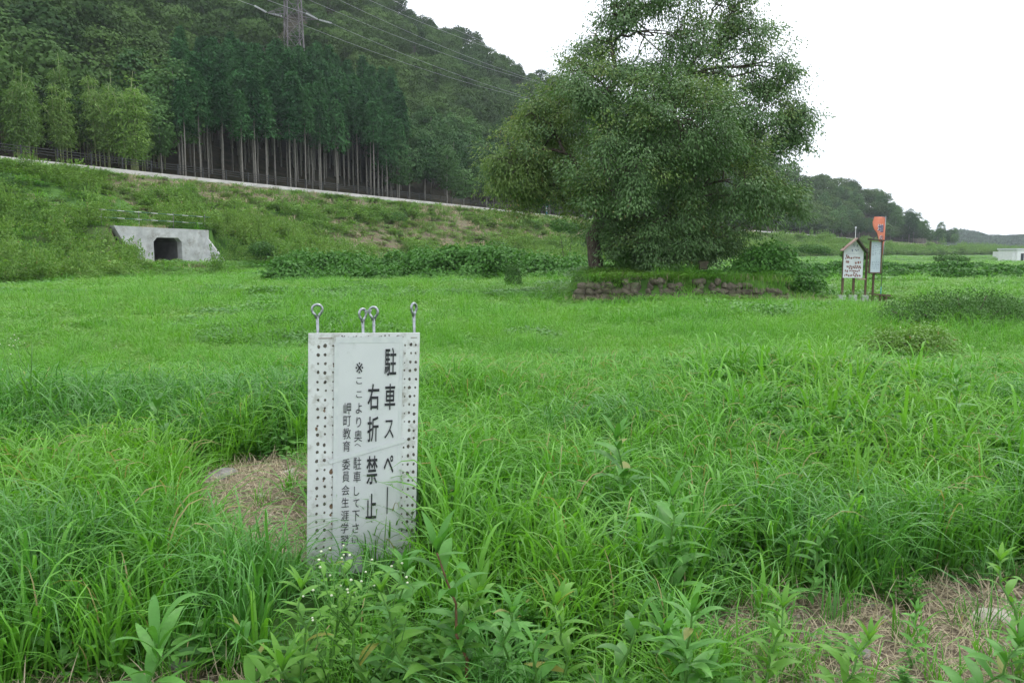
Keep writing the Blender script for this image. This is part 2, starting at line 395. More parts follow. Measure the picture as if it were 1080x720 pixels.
def soil(x, y):
    """bare, straw-covered ground: 1 bare .. 0 covered"""
    x = np.asarray(x, float); y = np.asarray(y, float); m = np.zeros(x.shape)
    w = (fbm(x, y, 2.2)-.5)*.9
    for cx, cy, rx, ry in PATCH:
        q = np.sqrt(((x-cx)/rx)**2+((y-cy)/ry)**2)+w; m = np.maximum(m, np.clip((1.12-q)*4, 0, 1))
    return m
def brown(x, y):
    d, zr, s = roaddist(np.asarray(x, float), np.asarray(y, float))
    n = fbm(x, y, .16); n2 = fbm(np.asarray(x)+50, y, .07)
    px = CX+F*np.asarray(x)/np.maximum(y, 1)
    band = np.clip(1-np.abs(d-3.2)/3.6, 0, 1)*np.clip((px-105)/40, 0, 1)*np.clip((640-px)/60, 0, 1)
    mid = np.clip(1-np.abs(d-9)/8, 0, 1)*1.15*np.clip((px-370)/50, 0, 1)*np.clip((650-px)/40, 0, 1)
    rgt = np.clip(1-np.abs(d-8)/9, 0, 1)*np.clip((px-820)/30, 0, 1)*.5
    b = np.maximum(np.maximum(band*1.25, mid*1.0), rgt)+(n-.5)*2.0+(n2-.5)*1.1+.06-.25*(px < 115)
    return np.where((d > 0) & (d < 24), np.clip(b*1.7, 0, 1), 0)

# ground sheet (polar grid)
azs = np.concatenate([np.linspace(-180, -50, 45, endpoint=False), np.linspace(-50, 46, 400, endpoint=False), np.linspace(46, 180, 45, endpoint=False)])
rr = np.r_[0.25, np.exp(np.linspace(math.log(.5), math.log(6000), 620))]
AZ, RR = np.meshgrid(np.radians(azs), rr)
GX, GY = RR*np.sin(AZ), RR*np.cos(AZ); GZ = terrain(GX.ravel(), GY.ravel(), True).reshape(GX.shape)
na, nr = len(azs), len(rr)
V = np.stack([GX, GY, GZ], -1).reshape(-1, 3)
i = np.arange(nr-1)[:, None]; j = np.arange(na)[None, :]; j2 = (j+1) % na
Q = np.stack([i*na+j, i*na+j2, (i+1)*na+j2, (i+1)*na+j], -1).reshape(-1, 4)[:, ::-1]
V = np.vstack([V, [[0, 0, GZ[0].mean()]]]); c0 = len(V)-1
m, nt, out = newmat('ground_soil')
geo = N(nt, 'ShaderNodeNewGeometry'); P_ = geo.outputs['Position']
a1 = N(nt, 'ShaderNodeAttribute', attribute_name='soil'); a2 = N(nt, 'ShaderNodeAttribute', attribute_name='brown')
gcol = ramp(nt, noise(nt, P_, 1.3, 6), [(.3, (.035, .085, .018)), (.7, (.085, .18, .035))])
scol = ramp(nt, noise(nt, P_, 22, 7, .7), [(.3, (.075, .060, .045)), (.5, (.175, .14, .10)), (.68, (.36, .31, .23))])
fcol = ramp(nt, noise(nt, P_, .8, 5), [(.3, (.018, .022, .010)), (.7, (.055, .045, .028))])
a3 = N(nt, 'ShaderNodeAttribute', attribute_name='wood')
bcol = ramp(nt, noise(nt, P_, 1.1, 7, .7), [(.3, (.075, .058, .040)), (.47, (.15, .12, .085)), (.60, (.12, .14, .06))])
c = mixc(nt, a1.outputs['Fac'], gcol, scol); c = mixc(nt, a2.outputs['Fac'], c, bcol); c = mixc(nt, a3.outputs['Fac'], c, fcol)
b = N(nt, 'ShaderNodeBsdfPrincipled'); b.inputs['Roughness'].default_value = .95; b.inputs['Specular IOR Level'].default_value = .1
nt.links.new(c, b.inputs['Base Color'])
bp = N(nt, 'ShaderNodeBump'); bp.inputs['Strength'].default_value = .7; bp.inputs['Distance'].default_value = .03
nt.links.new(noise(nt, P_, 30, 6, .7), bp.inputs['Height']); nt.links.new(bp.outputs[0], b.inputs['Normal'])
nt.links.new(b.outputs[0], out.inputs[0]); M['ground'] = m
me = npmesh('ground', V, Q, m)
a = me.attributes.new('soil', 'FLOAT', 'POINT'); a.data.foreach_set('value', soil(V[:, 0], V[:, 1]).astype(np.float32))
a = me.attributes.new('brown', 'FLOAT', 'POINT'); a.data.foreach_set('value', brown(V[:, 0], V[:, 1]).astype(np.float32))
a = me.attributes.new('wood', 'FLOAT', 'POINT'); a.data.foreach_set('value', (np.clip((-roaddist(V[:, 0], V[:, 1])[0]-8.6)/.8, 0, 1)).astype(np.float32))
link('ground', me, kind='structure')

# road bench, kerb
def road_strip(d0, d1, dz, name, mat, kind=None, **kw):
    P = roadP; T = np.gradient(P[:, :2], axis=0); T /= np.linalg.norm(T, axis=1, keepdims=True); n_ = np.stack([T[:, 1], -T[:, 0]], 1)
    A = np.c_[P[:, :2]+n_*d0, P[:, 2]+dz]; Bq = np.c_[P[:, :2]+n_*d1, P[:, 2]+dz]
    V = np.stack([A, Bq], 1).reshape(-1, 3); i = np.arange(len(P)-1)*2
    return V, np.stack([i, i+1, i+3, i+2], 1)
Vr, Qr = road_strip(-8.2, -.7, .12, 'road', None)
link('road', npmesh('road', Vr, Qr[:, ::-1]*1, M['asphalt']), kind='structure')
roadT = np.gradient(roadP[:, :2], axis=0); roadT /= np.linalg.norm(roadT, axis=1, keepdims=True); roadN = np.stack([roadT[:, 1], -roadT[:, 0]], 1)
def roadpt(i, d, z): return np.array([*(roadP[i, :2]+roadN[i]*d), roadP[i, 2]+z])
V, Q = [], []
prof = [(.25, -.5), (.20, .36), (-.35, .36), (-.38, -.5)]
for k in range(len(roadP)):
    kh = .22 if roadP[k, 1] < 175 else .34
    for d_, z_ in prof: V.append(roadpt(k, d_, min(z_, kh)))
for k in range(len(roadP)-1):
    for q in range(3): Q.append((k*4+q, k*4+q+1, k*4+5+q, k*4+4+q))
link('kerb', npmesh('kerb', np.array(V), np.array(Q), M['kerb'], smooth=False), kind='structure')

# ------------------------------------------------------------------ scatter with geometry nodes
def scatter(name, P, rot, scl, idx, protos, label, cat=None, kind='stuff'):
    me = D.meshes.new(name+'_points'); P = np.asarray(P, np.float32)
    me.vertices.add(len(P)); me.vertices.foreach_set('co', P.ravel())
    def att(n_, t, v, key): q = me.attributes.new(n_, t, 'POINT'); q.data.foreach_set(key, v)
    att('rot', 'FLOAT_VECTOR', np.asarray(rot, np.float32).ravel(), 'vector')
    att('scl', 'FLOAT_VECTOR', np.asarray(scl, np.float32).ravel(), 'vector')
    att('idx', 'INT', np.asarray(idx, np.int32), 'value')
    c = D.collections.new(name+'_sources')
    for k, pm in enumerate(protos):
        o = D.objects.new('%s_source_%03d' % (name, k), pm); c.objects.link(o)
    ng = D.node_groups.new(name+'_nodes', 'GeometryNodeTree')
    ng.interface.new_socket('Geometry', in_out='INPUT', socket_type='NodeSocketGeometry')
    ng.interface.new_socket('Geometry', in_out='OUTPUT', socket_type='NodeSocketGeometry')
    n = ng.nodes; gi = n.new('NodeGroupInput'); go = n.new('NodeGroupOutput')
    ci = n.new('GeometryNodeCollectionInfo'); ci.inputs['Collection'].default_value = c
    ci.inputs['Separate Children'].default_value = True; ci.inputs['Reset Children'].default_value = True
    ip = n.new('GeometryNodeInstanceOnPoints'); ip.inputs['Pick Instance'].default_value = True
    def na_(nm, t):
        q = n.new('GeometryNodeInputNamedAttribute'); q.data_type = t; q.inputs['Name'].default_value = nm; return q.outputs[0]
    mp = n.new('GeometryNodeMeshToPoints')
    ng.links.new(gi.outputs[0], mp.inputs['Mesh']); ng.links.new(mp.outputs[0], ip.inputs['Points'])
    ng.links.new(ci.outputs[0], ip.inputs['Instance']); ng.links.new(na_('idx', 'INT'), ip.inputs['Instance Index'])
    er = n.new('FunctionNodeEulerToRotation'); ng.links.new(na_('rot', 'FLOAT_VECTOR'), er.inputs[0]); ng.links.new(er.outputs[0], ip.inputs['Rotation'])
    ng.links.new(na_('scl', 'FLOAT_VECTOR'), ip.inputs['Scale']); ng.links.new(ip.outputs[0], go.inputs[0])
    o = link(name, me, label=label, cat=cat, kind=kind)
    md = o.modifiers.new('scatter', 'NODES'); md.node_group = ng
    return o
def wedge(n, r0, r1, a0, a1, rg=rng, power=2):
    """n points in a sector; power 2 = even density, 0 = log-uniform radius"""
    a = np.radians(rg.uniform(a0, a1, n)); q = rg.random(n)
    r = np.sqrt(r0**2+q*(r1**2-r0**2)) if power == 2 else r0*(r1/r0)**q
    return r*np.sin(a), r*np.cos(a), r
def disc(n, rad, rg=rng):
    a = rg.uniform(0, 2*np.pi, n); r = rad*np.sqrt(rg.random(n)); return np.stack([r*np.cos(a), r*np.sin(a), np.zeros(n)], 1)

# prototypes of grass tufts
def tuft(seed, n, rad, h0, h1, w, reach=.55, droop=(.6, 1.8), segs=6, mat='grass', lean=None):
    rg = np.random.default_rng(seed); P = disc(n, rad, rg); az = rg.uniform(0, 2*np.pi, n)
    az = np.where(rg.random(n) < .5, np.arctan2(P[:, 1], P[:, 0])+rg.normal(0, .5, n), az)
    if lean is not None: az = lean+rg.normal(0, .6, n)
    H = rg.uniform(h0, h1, n); P[:, 2] -= .02
    return npmesh('tuft', *[q for q in blades(P, az, H, H*rg.uniform(.15, reach*1.6, n), w*rg.uniform(.6, 1.3, n), rg.uniform(*droop, n), segs, 'grass', 0, 1.7, rg)][:2], M[mat])
def tuft_me(seed, n, rad, h0, h1, w, reach=.55, droop=(.6, 1.8), segs=6, mat='grass', lean=None, fold=0):
    rg = np.random.default_rng(seed); P = disc(n, rad, rg); az = rg.uniform(0, 2*np.pi, n)
    az = np.where(rg.random(n) < .5, np.arctan2(P[:, 1], P[:, 0])+rg.normal(0, .5, n), az)
    if lean is not None: az = lean+rg.normal(0, .6, n)
    H = rg.uniform(h0, h1, n); P[:, 2] -= .02
    V, Q, T = blades(P, az, H, H*rg.uniform(.15, reach*1.6, n), w*rg.uniform(.6, 1.3, n), rg.uniform(*droop, n), segs, 'grass', fold, 1.7, rg)
    return npmesh('tuft', V, Q, M[mat], T)
def herb_me(seed, n, rad, h, L, W, mat='herb', segs=4):
    """low leafy herb patch: short stems carrying oval leaves"""
    rg = np.random.default_rng(seed); P = disc(n, rad, rg); P[:, 2] = rg.uniform(.15, 1, n)**.7*h
    az = rg.uniform(0, 2*np.pi, n); LL = L*rg.uniform(.6, 1.3, n)
    a = blades(P, az, LL*rg.uniform(-.1, .5, n), LL, LL*W, 1.0, segs, 'oval', .12, 1.0, rg, .35)
    m_ = max(6, n//5); P2 = disc(m_, rad*.8, rg); b_ = blades(P2, rg.uniform(0, 6.28, m_), h*rg.uniform(.6, 1, m_), rad*.2, .004, .1, 2, 'grass', 0, 1, rg)
    return npmesh('herb', *(lambda j: (j[0], j[1], M[mat], j[2]))(join([a, b_])))
def golden_me(seed, stems, rad, h, L, W, mat, per=26, lw=None):
    """clump of upright weeds: stems ringed with lance leaves, denser at the top"""
    rg = np.random.default_rng(seed); parts = []
    for s in range(stems):
        b0 = disc(1, rad, rg)[0]; hh = h*rg.uniform(.6, 1.1); tilt = rg.normal(0, .12, 2)*hh
        t = rg.random(per)**.75; t[:6] = rg.uniform(.92, 1, 6); az = np.arange(per)*2.4+rg.normal(0, .3, per)
        P = np.stack([b0[0]+tilt[0]*t**2, b0[1]+tilt[1]*t**2, hh*t], 1); LL = L*rg.uniform(.7, 1.2, per)*(1-.45*t**4)
        up = np.where(t > .9, .9, .35)
        parts.append(blades(P, az, LL*up*rg.uniform(.3, 1, per), LL*np.where(t > .9, .6, .9), LL*W, 1.2, 4, 'lance', .1, 1.1, rg, .3))
        parts.append(blades(b0[None], [math.atan2(tilt[1], tilt[0])], hh, math.hypot(*tilt), .008, 0, 3, 'grass', 0, 2, rg))
    V, Q, T = join(parts); return npmesh('weeds', V, Q, M[mat], T)

tall = [tuft_me(10+k, 22, .11, .28, .58, .0115, .6) for k in range(4)]
tall += [tuft_me(20+k, 20, .09, .33, .60, .0095, .75, (1.2, 2.2), mat='grass_blue') for k in range(3)]
tall += [tuft_me(30+k, 26, .14, .12, .34, .010, .7) for k in range(3)]
tall += [herb_me(40+k, 42, .16, .22, .075, .42) for k in range(3)]
tall += [golden_me(50+k, 3, .08, .40, .13, .22, 'weed') for k in range(2)]
tall += [tuft_me(55+k, 14, .07, .30, .60, .020, .5, (.8, 1.9), 7, 'grass', None, .12) for k in range(2)]
# near field
x, y, r = wedge(23000, 1.2, 12.5, -66, 66)
s_ = soil(x, y); keep = (rng.random(len(x)) > s_*1.05-.09-.13*(x > 1.0)) & (rng.random(len(x)) < np.clip(1-(r-7.5-1.5*(x > 1))/5, 0, 1))
# clear strip so that the sign face stays readable
sg = (x > -.98) & (x < -.30) & (y > 2.9) & (y < 3.62)
keep &= ~(sg & (rng.random(len(x)) < .45))
x, y, r = x[keep], y[keep], r[keep]
hh = (.52+.62*fbm(x, y, .55))*np.where((x < -1.5) & (y > 5.5) & (y < 9), 1.15, 1)
rt = r-1.6*np.clip(x/3, -.6, 1)*(x > 0)+2.2*(fbm(x, y, .45)-.5); hh *= np.clip(1-(rt-6.6)*.15, .34, 1)*np.where(s_[keep] > .05, .5, 1)
hh *= np.where(r < 3.0, np.clip((r-.6)/2.6, .3, 1), 1)
pxa = CX+F*x/y
def dim(lo, hi, soft=25): return np.clip((pxa-lo)/soft, 0, 1)*np.clip((hi-pxa)/soft, 0, 1)
hh *= 1-.58*dim(285, 468)*np.clip((3.85-y)/.25, 0, 1)          # low growth before the sign
hh *= 1-.50*dim(170, 335)*np.clip((y-3.0)/.5, 0, 1)*np.clip((4.9-y)/.4, 0, 1)   # and before the straw patch
hh *= 1-.40*np.clip((3.1-y)/.6, 0, 1)
gclump = fbm(x+9, y+31, .8)
idx = np.where((gclump > .60) & (r < 7.5), rng.integers(4, 7, len(x)), rng.integers(0, 4, len(x)))
q = rng.random(len(x)); idx = np.where(q < .20, rng.integers(7, 10, len(x)), idx); idx = np.where((q > .80), rng.integers(10, 13, len(x)), idx)
idx = np.where(q > np.where(y < 4, .93, .965), rng.integers(13, 15, len(x)), idx); idx = np.where((q > .2) & (q < .27), rng.integers(15, 17, len(x)), idx)
rw = (x > 1.6) & (r > 5.2) & (rng.random(len(x)) < .16*np.clip((fbm(x+3, y, .9)-.4)*8, 0, 1.6)); idx = np.where(rw, rng.choice([13, 14, 13, 14, 15], len(x)), idx); hh = np.where(rw, hh*1.35, hh)
leftm = (x < -1.3) & (y > 5.2) & (r < 8); idx = np.where(leftm & (idx < 4) & (rng.random(len(x)) < .6), rng.integers(4, 7, len(x)), idx)
z = terrain(x, y)
rot = np.stack([rng.normal(0, .10, len(x)), rng.normal(0, .10, len(x)), rng.uniform(0, 6.28, len(x))], 1)
scatter('tall_grass', np.stack([x, y, z], 1), rot, np.stack([hh**.5*1.05, hh**.5*1.05, hh], 1), idx, tall,
        'long arching green grass and weeds filling the near field')
# mid field turf, growing larger patches with distance
turf = [tuft_me(60+k, 70, .20, .06, .19, .006, .8, (.6, 1.6), 3, 'turf') for k in range(4)]
turf += [herb_me(70+k, 60, .20, .12, .045, .55, 'turf', 3) for k in range(4)]
turf += [tuft_me(80+k, 40, .16, .15, .32, .006, .7, (.8, 1.8), 4, 'grass') for k in range(2)]
turf += [herb_me(84+k, 60, .20, .16, .05, .55, 'herb', 3) for k in range(2)]
x, y, r = wedge(80000, 7.5, 300, -60, 58, power=0)
d, zr, s = roaddist(x, y); inpl = (x > PLAT[0]-.3) & (x < PLAT[1]+.3) & (y > PLAT[2]-.2) & (y < PLAT[3])
tunl = np.hypot(x-CULc[0], y-CULc[1]) < 2.2
ok = (d > .6) & ~(tunl & (terrain(x, y) > .6)) & (rng.random(len(x)) > brown(x, y)*.8) & ~(inpl & (y > PLAT[2]+1.2) & (rng.random(len(x)) < .5))
ok &= (rng.random(len(x)) < np.where(r > 60, .6, 1)) & (rng.random(len(x)) < np.where((d < 20) & (x < 30), .45, 1))
ok &= (x < 60) | (rng.random(len(x)) < .8)
x, y, r, d = x[ok], y[ok], r[ok], d[ok]
sc = np.clip(r/13, .8, 4.2)*rng.uniform(.75, 1.3, len(x)); zs = np.clip(sc, .8, 1.7)*(.28+1.4*fbm(x, y, .38))
zs = np.where(inpl[ok], zs*np.where(y < PLAT[2]+1, .8, .7), zs)
nearwall = (x > PLAT[0]-1) & (x < PLAT[1]+2.2) & (y > PLAT[2]-4) & (y <= PLAT[2]); zs = np.where(nearwall, zs*np.where(fbm(x, y*.3, 1.1) > .60, .75, .38), zs)
zs = np.where((np.abs(x-10.1) < 1.5) & (y > 17) & (y < 24.5), zs*.28, zs)
cl = fbm(x+40, y, .25); q = rng.random(len(x))
idx = np.where(q < cl*1.1-.1, rng.integers(4, 8, len(x)), rng.integers(0, 4, len(x))); idx = np.where((q > .93) | ((q > .74) & (r < 17)), rng.integers(8, 10, len(x)), idx); idx = np.where((fbm(x+90, y+20, .33) > .60) & (q < .55), rng.integers(10, 12, len(x)), idx)
rot = np.stack([rng.normal(0, .06, len(x)), rng.normal(0, .06, len(x)), rng.uniform(0, 6.28, len(x))], 1)
scatter('meadow_grass', np.stack([x, y, terrain(x, y)], 1), rot, np.stack([sc, sc, zs], 1), idx, turf,
        'bright green short grass and clover covering the open field')
# slope herbs
sl = [golden_me(90+k, 16, .55, .85, .22, .26, 'slope', 20) for k in range(4)] + [herb_me(95+k, 170, .6, .55, .14, .5, 'slope', 3) for k in range(2)]
n = 92000; s0 = rng.uniform(0, len(roadP)-2, n); dd = rng.uniform(.8, 26, n)
s0 = (len(roadP)-2)*rng.random(n)**1.5
ii = s0.astype(int); fr = s0-ii; base = roadP[ii]*(1-fr[:, None])+roadP[ii+1]*fr[:, None]
x = base[:, 0]+roadN[ii, 0]*dd; y = base[:, 1]+roadN[ii, 1]*dd
d, zr, s = roaddist(x, y); az = np.degrees(np.arctan2(x, y))
lx = (x-CULc[0])*ce[0]+(y-CULc[1])*ce[1]; ly = (x-CULc[0])*cn[0]+(y-CULc[1])*cn[1]
ok = (np.abs(az) < 52) & (y > 5) & (d > .9) & (rng.random(n) > brown(x, y)*.86) & (rng.random(n) < .4+.6*np.clip((fbm(x, y, .11)-.38)*6, 0, 1))
ok &= ~((np.abs(lx) < 4.3) & (ly > -1.3) & (ly < 2.2)) & (x < 260)
ok &= ~((np.abs(lx-.2) < 2.6) & (ly >= 0) & (ly < 9)) & ~((np.abs(lx) < 3.2) & (ly >= 2.2) & (ly < 9) & (rng.random(n) < .3))
x, y, d = x[ok], y[ok], d[ok]
sc = rng.uniform(.7, 1.35, len(x))*np.clip(np.hypot(x, y)/70, .9, 2.6)
lowb = (d > 12) & (np.hypot(x, y) < 75); tz = sc*np.where(lowb, rng.uniform(.8, 1.35, len(x)), rng.uniform(.45, 1.1, len(x)))*(.30+1.5*fbm(x+7, y, .42))*np.where(lowb & (x < -12), 1.35, 1)
tz = np.where(brown(x, y) > .5, tz*.45, tz); tz = np.where((x > 10) & (d < 7), np.minimum(tz, .35), tz); tz = np.where(d < 2.6, np.minimum(tz, np.where(x > 10, .2, .42)), tz); tz = np.where((d < 5) & (x > -12), np.minimum(tz, .55), tz)
lx = lx[ok]; ly = ly[ok]; pxs_ = CX+F*x/y; tz = np.where((pxs_ > 148) & (pxs_ < 226) & (y > 30) & (y < 54) & (ly > 0), np.minimum(tz, .42), tz); tz = np.where((np.abs(lx) < 4) & (ly > 0) & (ly < 16), np.minimum(tz, .26), tz)
rot = np.stack([rng.normal(0, .08, len(x)), rng.normal(0, .08, len(x)), rng.uniform(0, 6.28, len(x))], 1)
scatter('slope_undergrowth', np.stack([x, y, terrain(x, y)], 1), rot, np.stack([sc, sc, tz], 1), rng.integers(0, 6, len(x)), sl,
        'pale green weedy undergrowth covering the road embankment')

n = 30000; ii = ((len(roadP)-2)*rng.random(n)**1.5).astype(int); dd = rng.uniform(.6, 22, n); fr = rng.random(n)[:, None]; base = roadP[ii]*(1-fr)+roadP[ii+1]*fr
x = base[:, 0]+roadN[ii, 0]*dd; y = base[:, 1]+roadN[ii, 1]*dd; ok = (y > 20) & (brown(x, y) > .35) & (np.abs(np.degrees(np.arctan2(x, y))) < 42); x, y = x[ok], y[ok]; n = len(x)
dry = [tuft_me(110+k, 40, .4, .10, .32, .03, .8, (.6, 1.6), 3, 'straw') for k in range(2)]+[tuft_me(113+k, 30, .4, .12, .35, .04, .8, (.6, 1.6), 3, 'slope') for k in range(2)]
sc = rng.uniform(.6, 1.5, n)*np.clip(np.hypot(x, y)/80, .8, 2)
scatter('dry_slope_grass', np.stack([x, y, terrain(x, y)], 1), np.stack([x*0, x*0, rng.uniform(0, 6.28, n)], 1), np.stack([sc, sc, sc], 1), rng.integers(0, 4, n), dry, 'thin dry grass on the bare brown parts of the embankment')
# ------------------------------------------------------------------ straw litter and stones
n = 26000; x, y, r = wedge(n*5, 1.7, 6.5, -44, 46); m_ = soil(x, y) > .12; x, y = x[m_][:n], y[m_][:n]; n = len(x)
P = np.stack([x, y, terrain(x, y)+rng.uniform(.002, .025, n)], 1); L = rng.uniform(.02, .10, n)
up = np.where(rng.random(n) < .32, rng.uniform(.3, 1.4, n), rng.uniform(-.05, .15, n))
V, Q, T = blades(P, rng.uniform(0, 6.28, n), L*up, L, rng.uniform(.0015, .0055, n), .2, 2, 'grass', 0, 1.2)
link('straw_litter', npmesh('straw_litter', V, Q, M['straw'], T), label='dry straw and cut stubble lying on the bare soil patches', kind='stuff')
n = 1500; x, y, r = wedge(n*30, 1.7, 6.0, -44, 46); m_ = soil(x, y) > .3; x, y = x[m_][:n], y[m_][:n]; n = len(x); u_ = unit(n)
V, Q, T = diamonds(np.stack([x, y, terrain(x, y)+.008], 1), u_*np.array([1, 1, .2]), np.array([[0, 0, 1.]])+rng.normal(0, .5, (n, 3)), rng.uniform(.008, .03, n), rng.uniform(.008, .022, n))
link('bark_chips', npmesh('bark_chips', V, Q, M['chips'], T, smooth=False), label='small pale chips and crumbs scattered over the bare soil', kind='stuff')
def rock(seed, sx, sy, sz, mat, flat=False, sub=3, rough=.22):
    import bmesh
    bm = bmesh.new(); bmesh.ops.create_icosphere(bm, subdivisions=sub, radius=1); rg = np.random.default_rng(seed)
    k = unit(9, rg); off = rg.uniform(.45, .9, 9)
    for v in bm.verts:
        p = np.array(v.co)
        for q in range(9):
            e = p @ k[q]-off[q]
            if e > 0: p = p-k[q]*e*.85
        p = p*(1+rg.normal(0, rough*.06)); v.co = Vector(p*np.array([sx, sy, sz]))
    me = D.meshes.new('stone'); bm.to_mesh(me); bm.free(); me.materials.append(M[mat]); return me
for px, py, s, mt, lb in [(233, 503, (.13, .10, .045), 'greystone', 'flat grey stone on the dry straw patch left of the sign'),
                          (305, 500, (.065, .05, .045), 'palestone', 'pale stone on the straw just left of the sign'),
                          (276, 524, (.03, .03, .022), 'palestone', 'tiny pale stone in the middle of the straw patch'),
                          (262, 486, (.05, .035, .035), 'greystone', 'small brown grey stone at the back edge of the straw patch'),
                          (192, 704, (.05, .04, .045), 'greystone', 'small grey stone in the bottom left corner behind broad leaves'),
                          (1058, 660, (.12, .11, .05), 'palestone', 'large pale flat stone at the right edge of the picture'),
                          (876, 640, (.022, .02, .02), 'darkstone', 'small dark stone at the back of the right straw patch'),
                          (905, 690, (.07, .06, .025), 'greystone', 'low grey stone lying in the right straw patch')]:
    g = ground(px, py); o = link('stone', rock(int(px), *s, mt), None, g+np.array([0, 0, s[2]*.15]), lb, 'stone'); o.rotation_euler = (0.08, .05, px*.1)
    
# ------------------------------------------------------------------ the sign
SA = R(22); SC = at(325.5, 351.5, 3.50)          # top left corner of the board
sr = Vector((math.cos(SA), math.sin(SA), 0)); su = Vector((.034, .0, 1)).normalized(); su = (su-sr*su.dot(sr)).normalized()
roll = R(-1.9); sn = sr.cross(su)              # pointing to -? (away/toward)
rm = Matrix.Rotation(roll, 3, sn); 
if (rm @ su).dot(Vector((1, 0, 0))) < su.dot(Vector((1, 0, 0))): rm = Matrix.Rotation(-roll, 3, sn)
su2 = (rm @ su); sr2 = (rm @ sr)
sr, su = sr2.normalized(), su2.normalized(); nrm = sr.cross(su).normalized()   # faces the camera (-Y side)
def sp(px, py):
    a, yy, zz = ray(px, py); dv = Vector((float(a), float(yy), float(zz))); o_ = Vector((0, 0, EYE)); c_ = Vector(SC)
    k = (c_-o_).dot(nrm)/dv.dot(nrm); p = o_+dv*k-c_; return p.dot(sr), p.dot(su)
BW = sp(443, 347)[0]; BH = 1.14
print('sign', BW, sp(323, 580), sp(440, 560), nrm)
sgn = empty('parking_notice_sign', SC, 0, 'white plastic board sign with black Japanese lettering standing in long grass', 'sign')
sgn.matrix_world = Matrix.Translation(Vector(SC)) @ Matrix((sr, su, nrm)).transposed().to_4x4()
# in the local frame of the sign: x right, y up, z out of the face
mb = MB(); mb.box((BW/2, -BH/2, -.006), (BW, BH, .012))
me = mb.mesh('backing_board', [M['board'], M['hole'], M['rust']])
rgs = np.random.default_rng(3)
def discm(mb, cx, cy, r, z, mi, n=9, sy=1.0):
    V = [(cx+r*math.cos(6.283*k/n)*(1+rgs.normal(0, .12)), cy+r*sy*math.sin(6.283*k/n)*(1+rgs.normal(0, .12)), z) for k in range(n)]; mb.add(V, [tuple(range(n))], mi)
for cu, st in ((.045*BW/.55, 0), (.081*BW/.55, 0), (.118*BW/.55, 1), (BW*.865, 1), (BW*.915, 0), (BW*.965, 0)):
    k = 0; v = -.055
    while v > -BH+.02:
        if not st or rgs.random() < .8:
            discm(mb, cu+rgs.normal(0, .0015), v+rgs.normal(0, .002), rgs.uniform(.0045, .0078)*(.6 if st else 1), .0008, 1, 9, 1.15)
        if rgs.random() < .2 and cu < BW/2: discm(mb, cu+rgs.normal(0, .005), v-.012, rgs.uniform(.003, .009), .0005, 2, 8, 1.5)
        v -= .0405
for k in range(34): discm(mb, rgs.uniform(.14, BW-.08), -.018+rgs.normal(0, .003), rgs.uniform(.0015, .0045), .0007, 1)
for cu in (.045, .075, BW*.47, BW*.56, BW*.92): mb.box((cu+.012, -.022, .001), (.03, .0025, .002), 2)
link('backing_board', mb.mesh('backing_board', [M['board'], M['hole'], M['rust']]), sgn)
u0, v0 = sp(354, 357); u1, _ = sp(424, 357); 
mb = MB(); mb.box(((u0+u1)/2, -BH/2-.01, .0022), (u1-u0, BH-.05, .0030)); link('printed_sheet', mb.mesh('sheet', M['sheet']), sgn)
mb = MB()
for uu, w in ((u0+.004, .020), (u1-.004, .016)): mb.box((uu, -BH/2-.012, .0043), (w, BH-.06, .0008))
mb.box(((u0+u1)/2, v0-.006, .0046), (u1-u0, .028, .0007))
la, lb_ = sp(349, 486), sp(425, 464); dvv = Vector((lb_[0]-la[0], lb_[1]-la[1], 0)); ang = math.atan2(dvv.y, dvv.x)
mb.box(((la[0]+lb_[0])/2, (la[1]+lb_[1])/2, .0066), (dvv.length+.02, .020, .0008), 0, Matrix.Rotation(ang, 3, 'Z'))
link('tape', mb.mesh('tape', M['tape']), sgn)
def glyph(ch, off=.010):
    cu = D.curves.new('glyph', 'FONT'); cu.body = ch; cu.size = 1; cu.resolution_u = 4; cu.offset = off
    o = D.objects.new('glyph', cu); COL.objects.link(o); bpy.context.view_layer.update()
    dg = bpy.context.evaluated_depsgraph_get(); ev = o.evaluated_get(dg); me = ev.to_mesh()
    V = [tuple(v.co) for v in me.vertices]; Fc = [tuple(p.vertices) for p in me.polygons]; ev.to_mesh_clear()
    D.objects.remove(o); D.curves.remove(cu)
    return V, Fc
def put(mb, ch, px, py, w, h, z=.0076, slant=None, keep=False):
    """glyph centred at a spot of the sheet, w x h metres"""
    V, Fc = glyph(ch, .012 if w > .045 else -.006 if ch == '※' else 0); X = [p[0] for p in V]; Y_ = [p[1] for p in V]
    x0, x1, y0, y1 = min(X), max(X), min(Y_), max(Y_)
    if keep: k = h; kx = w; cx, cy = (x0+x1)/2, (y0+y1)/2
    else: k = h/(y1-y0); kx = w/(x1-x0); cx, cy = (x0+x1)/2, (y0+y1)/2
    u, v = sp(px, py); mb.add([(u+(p[0]-cx)*kx, v+(p[1]-cy)*k, z) for p in V], Fc)
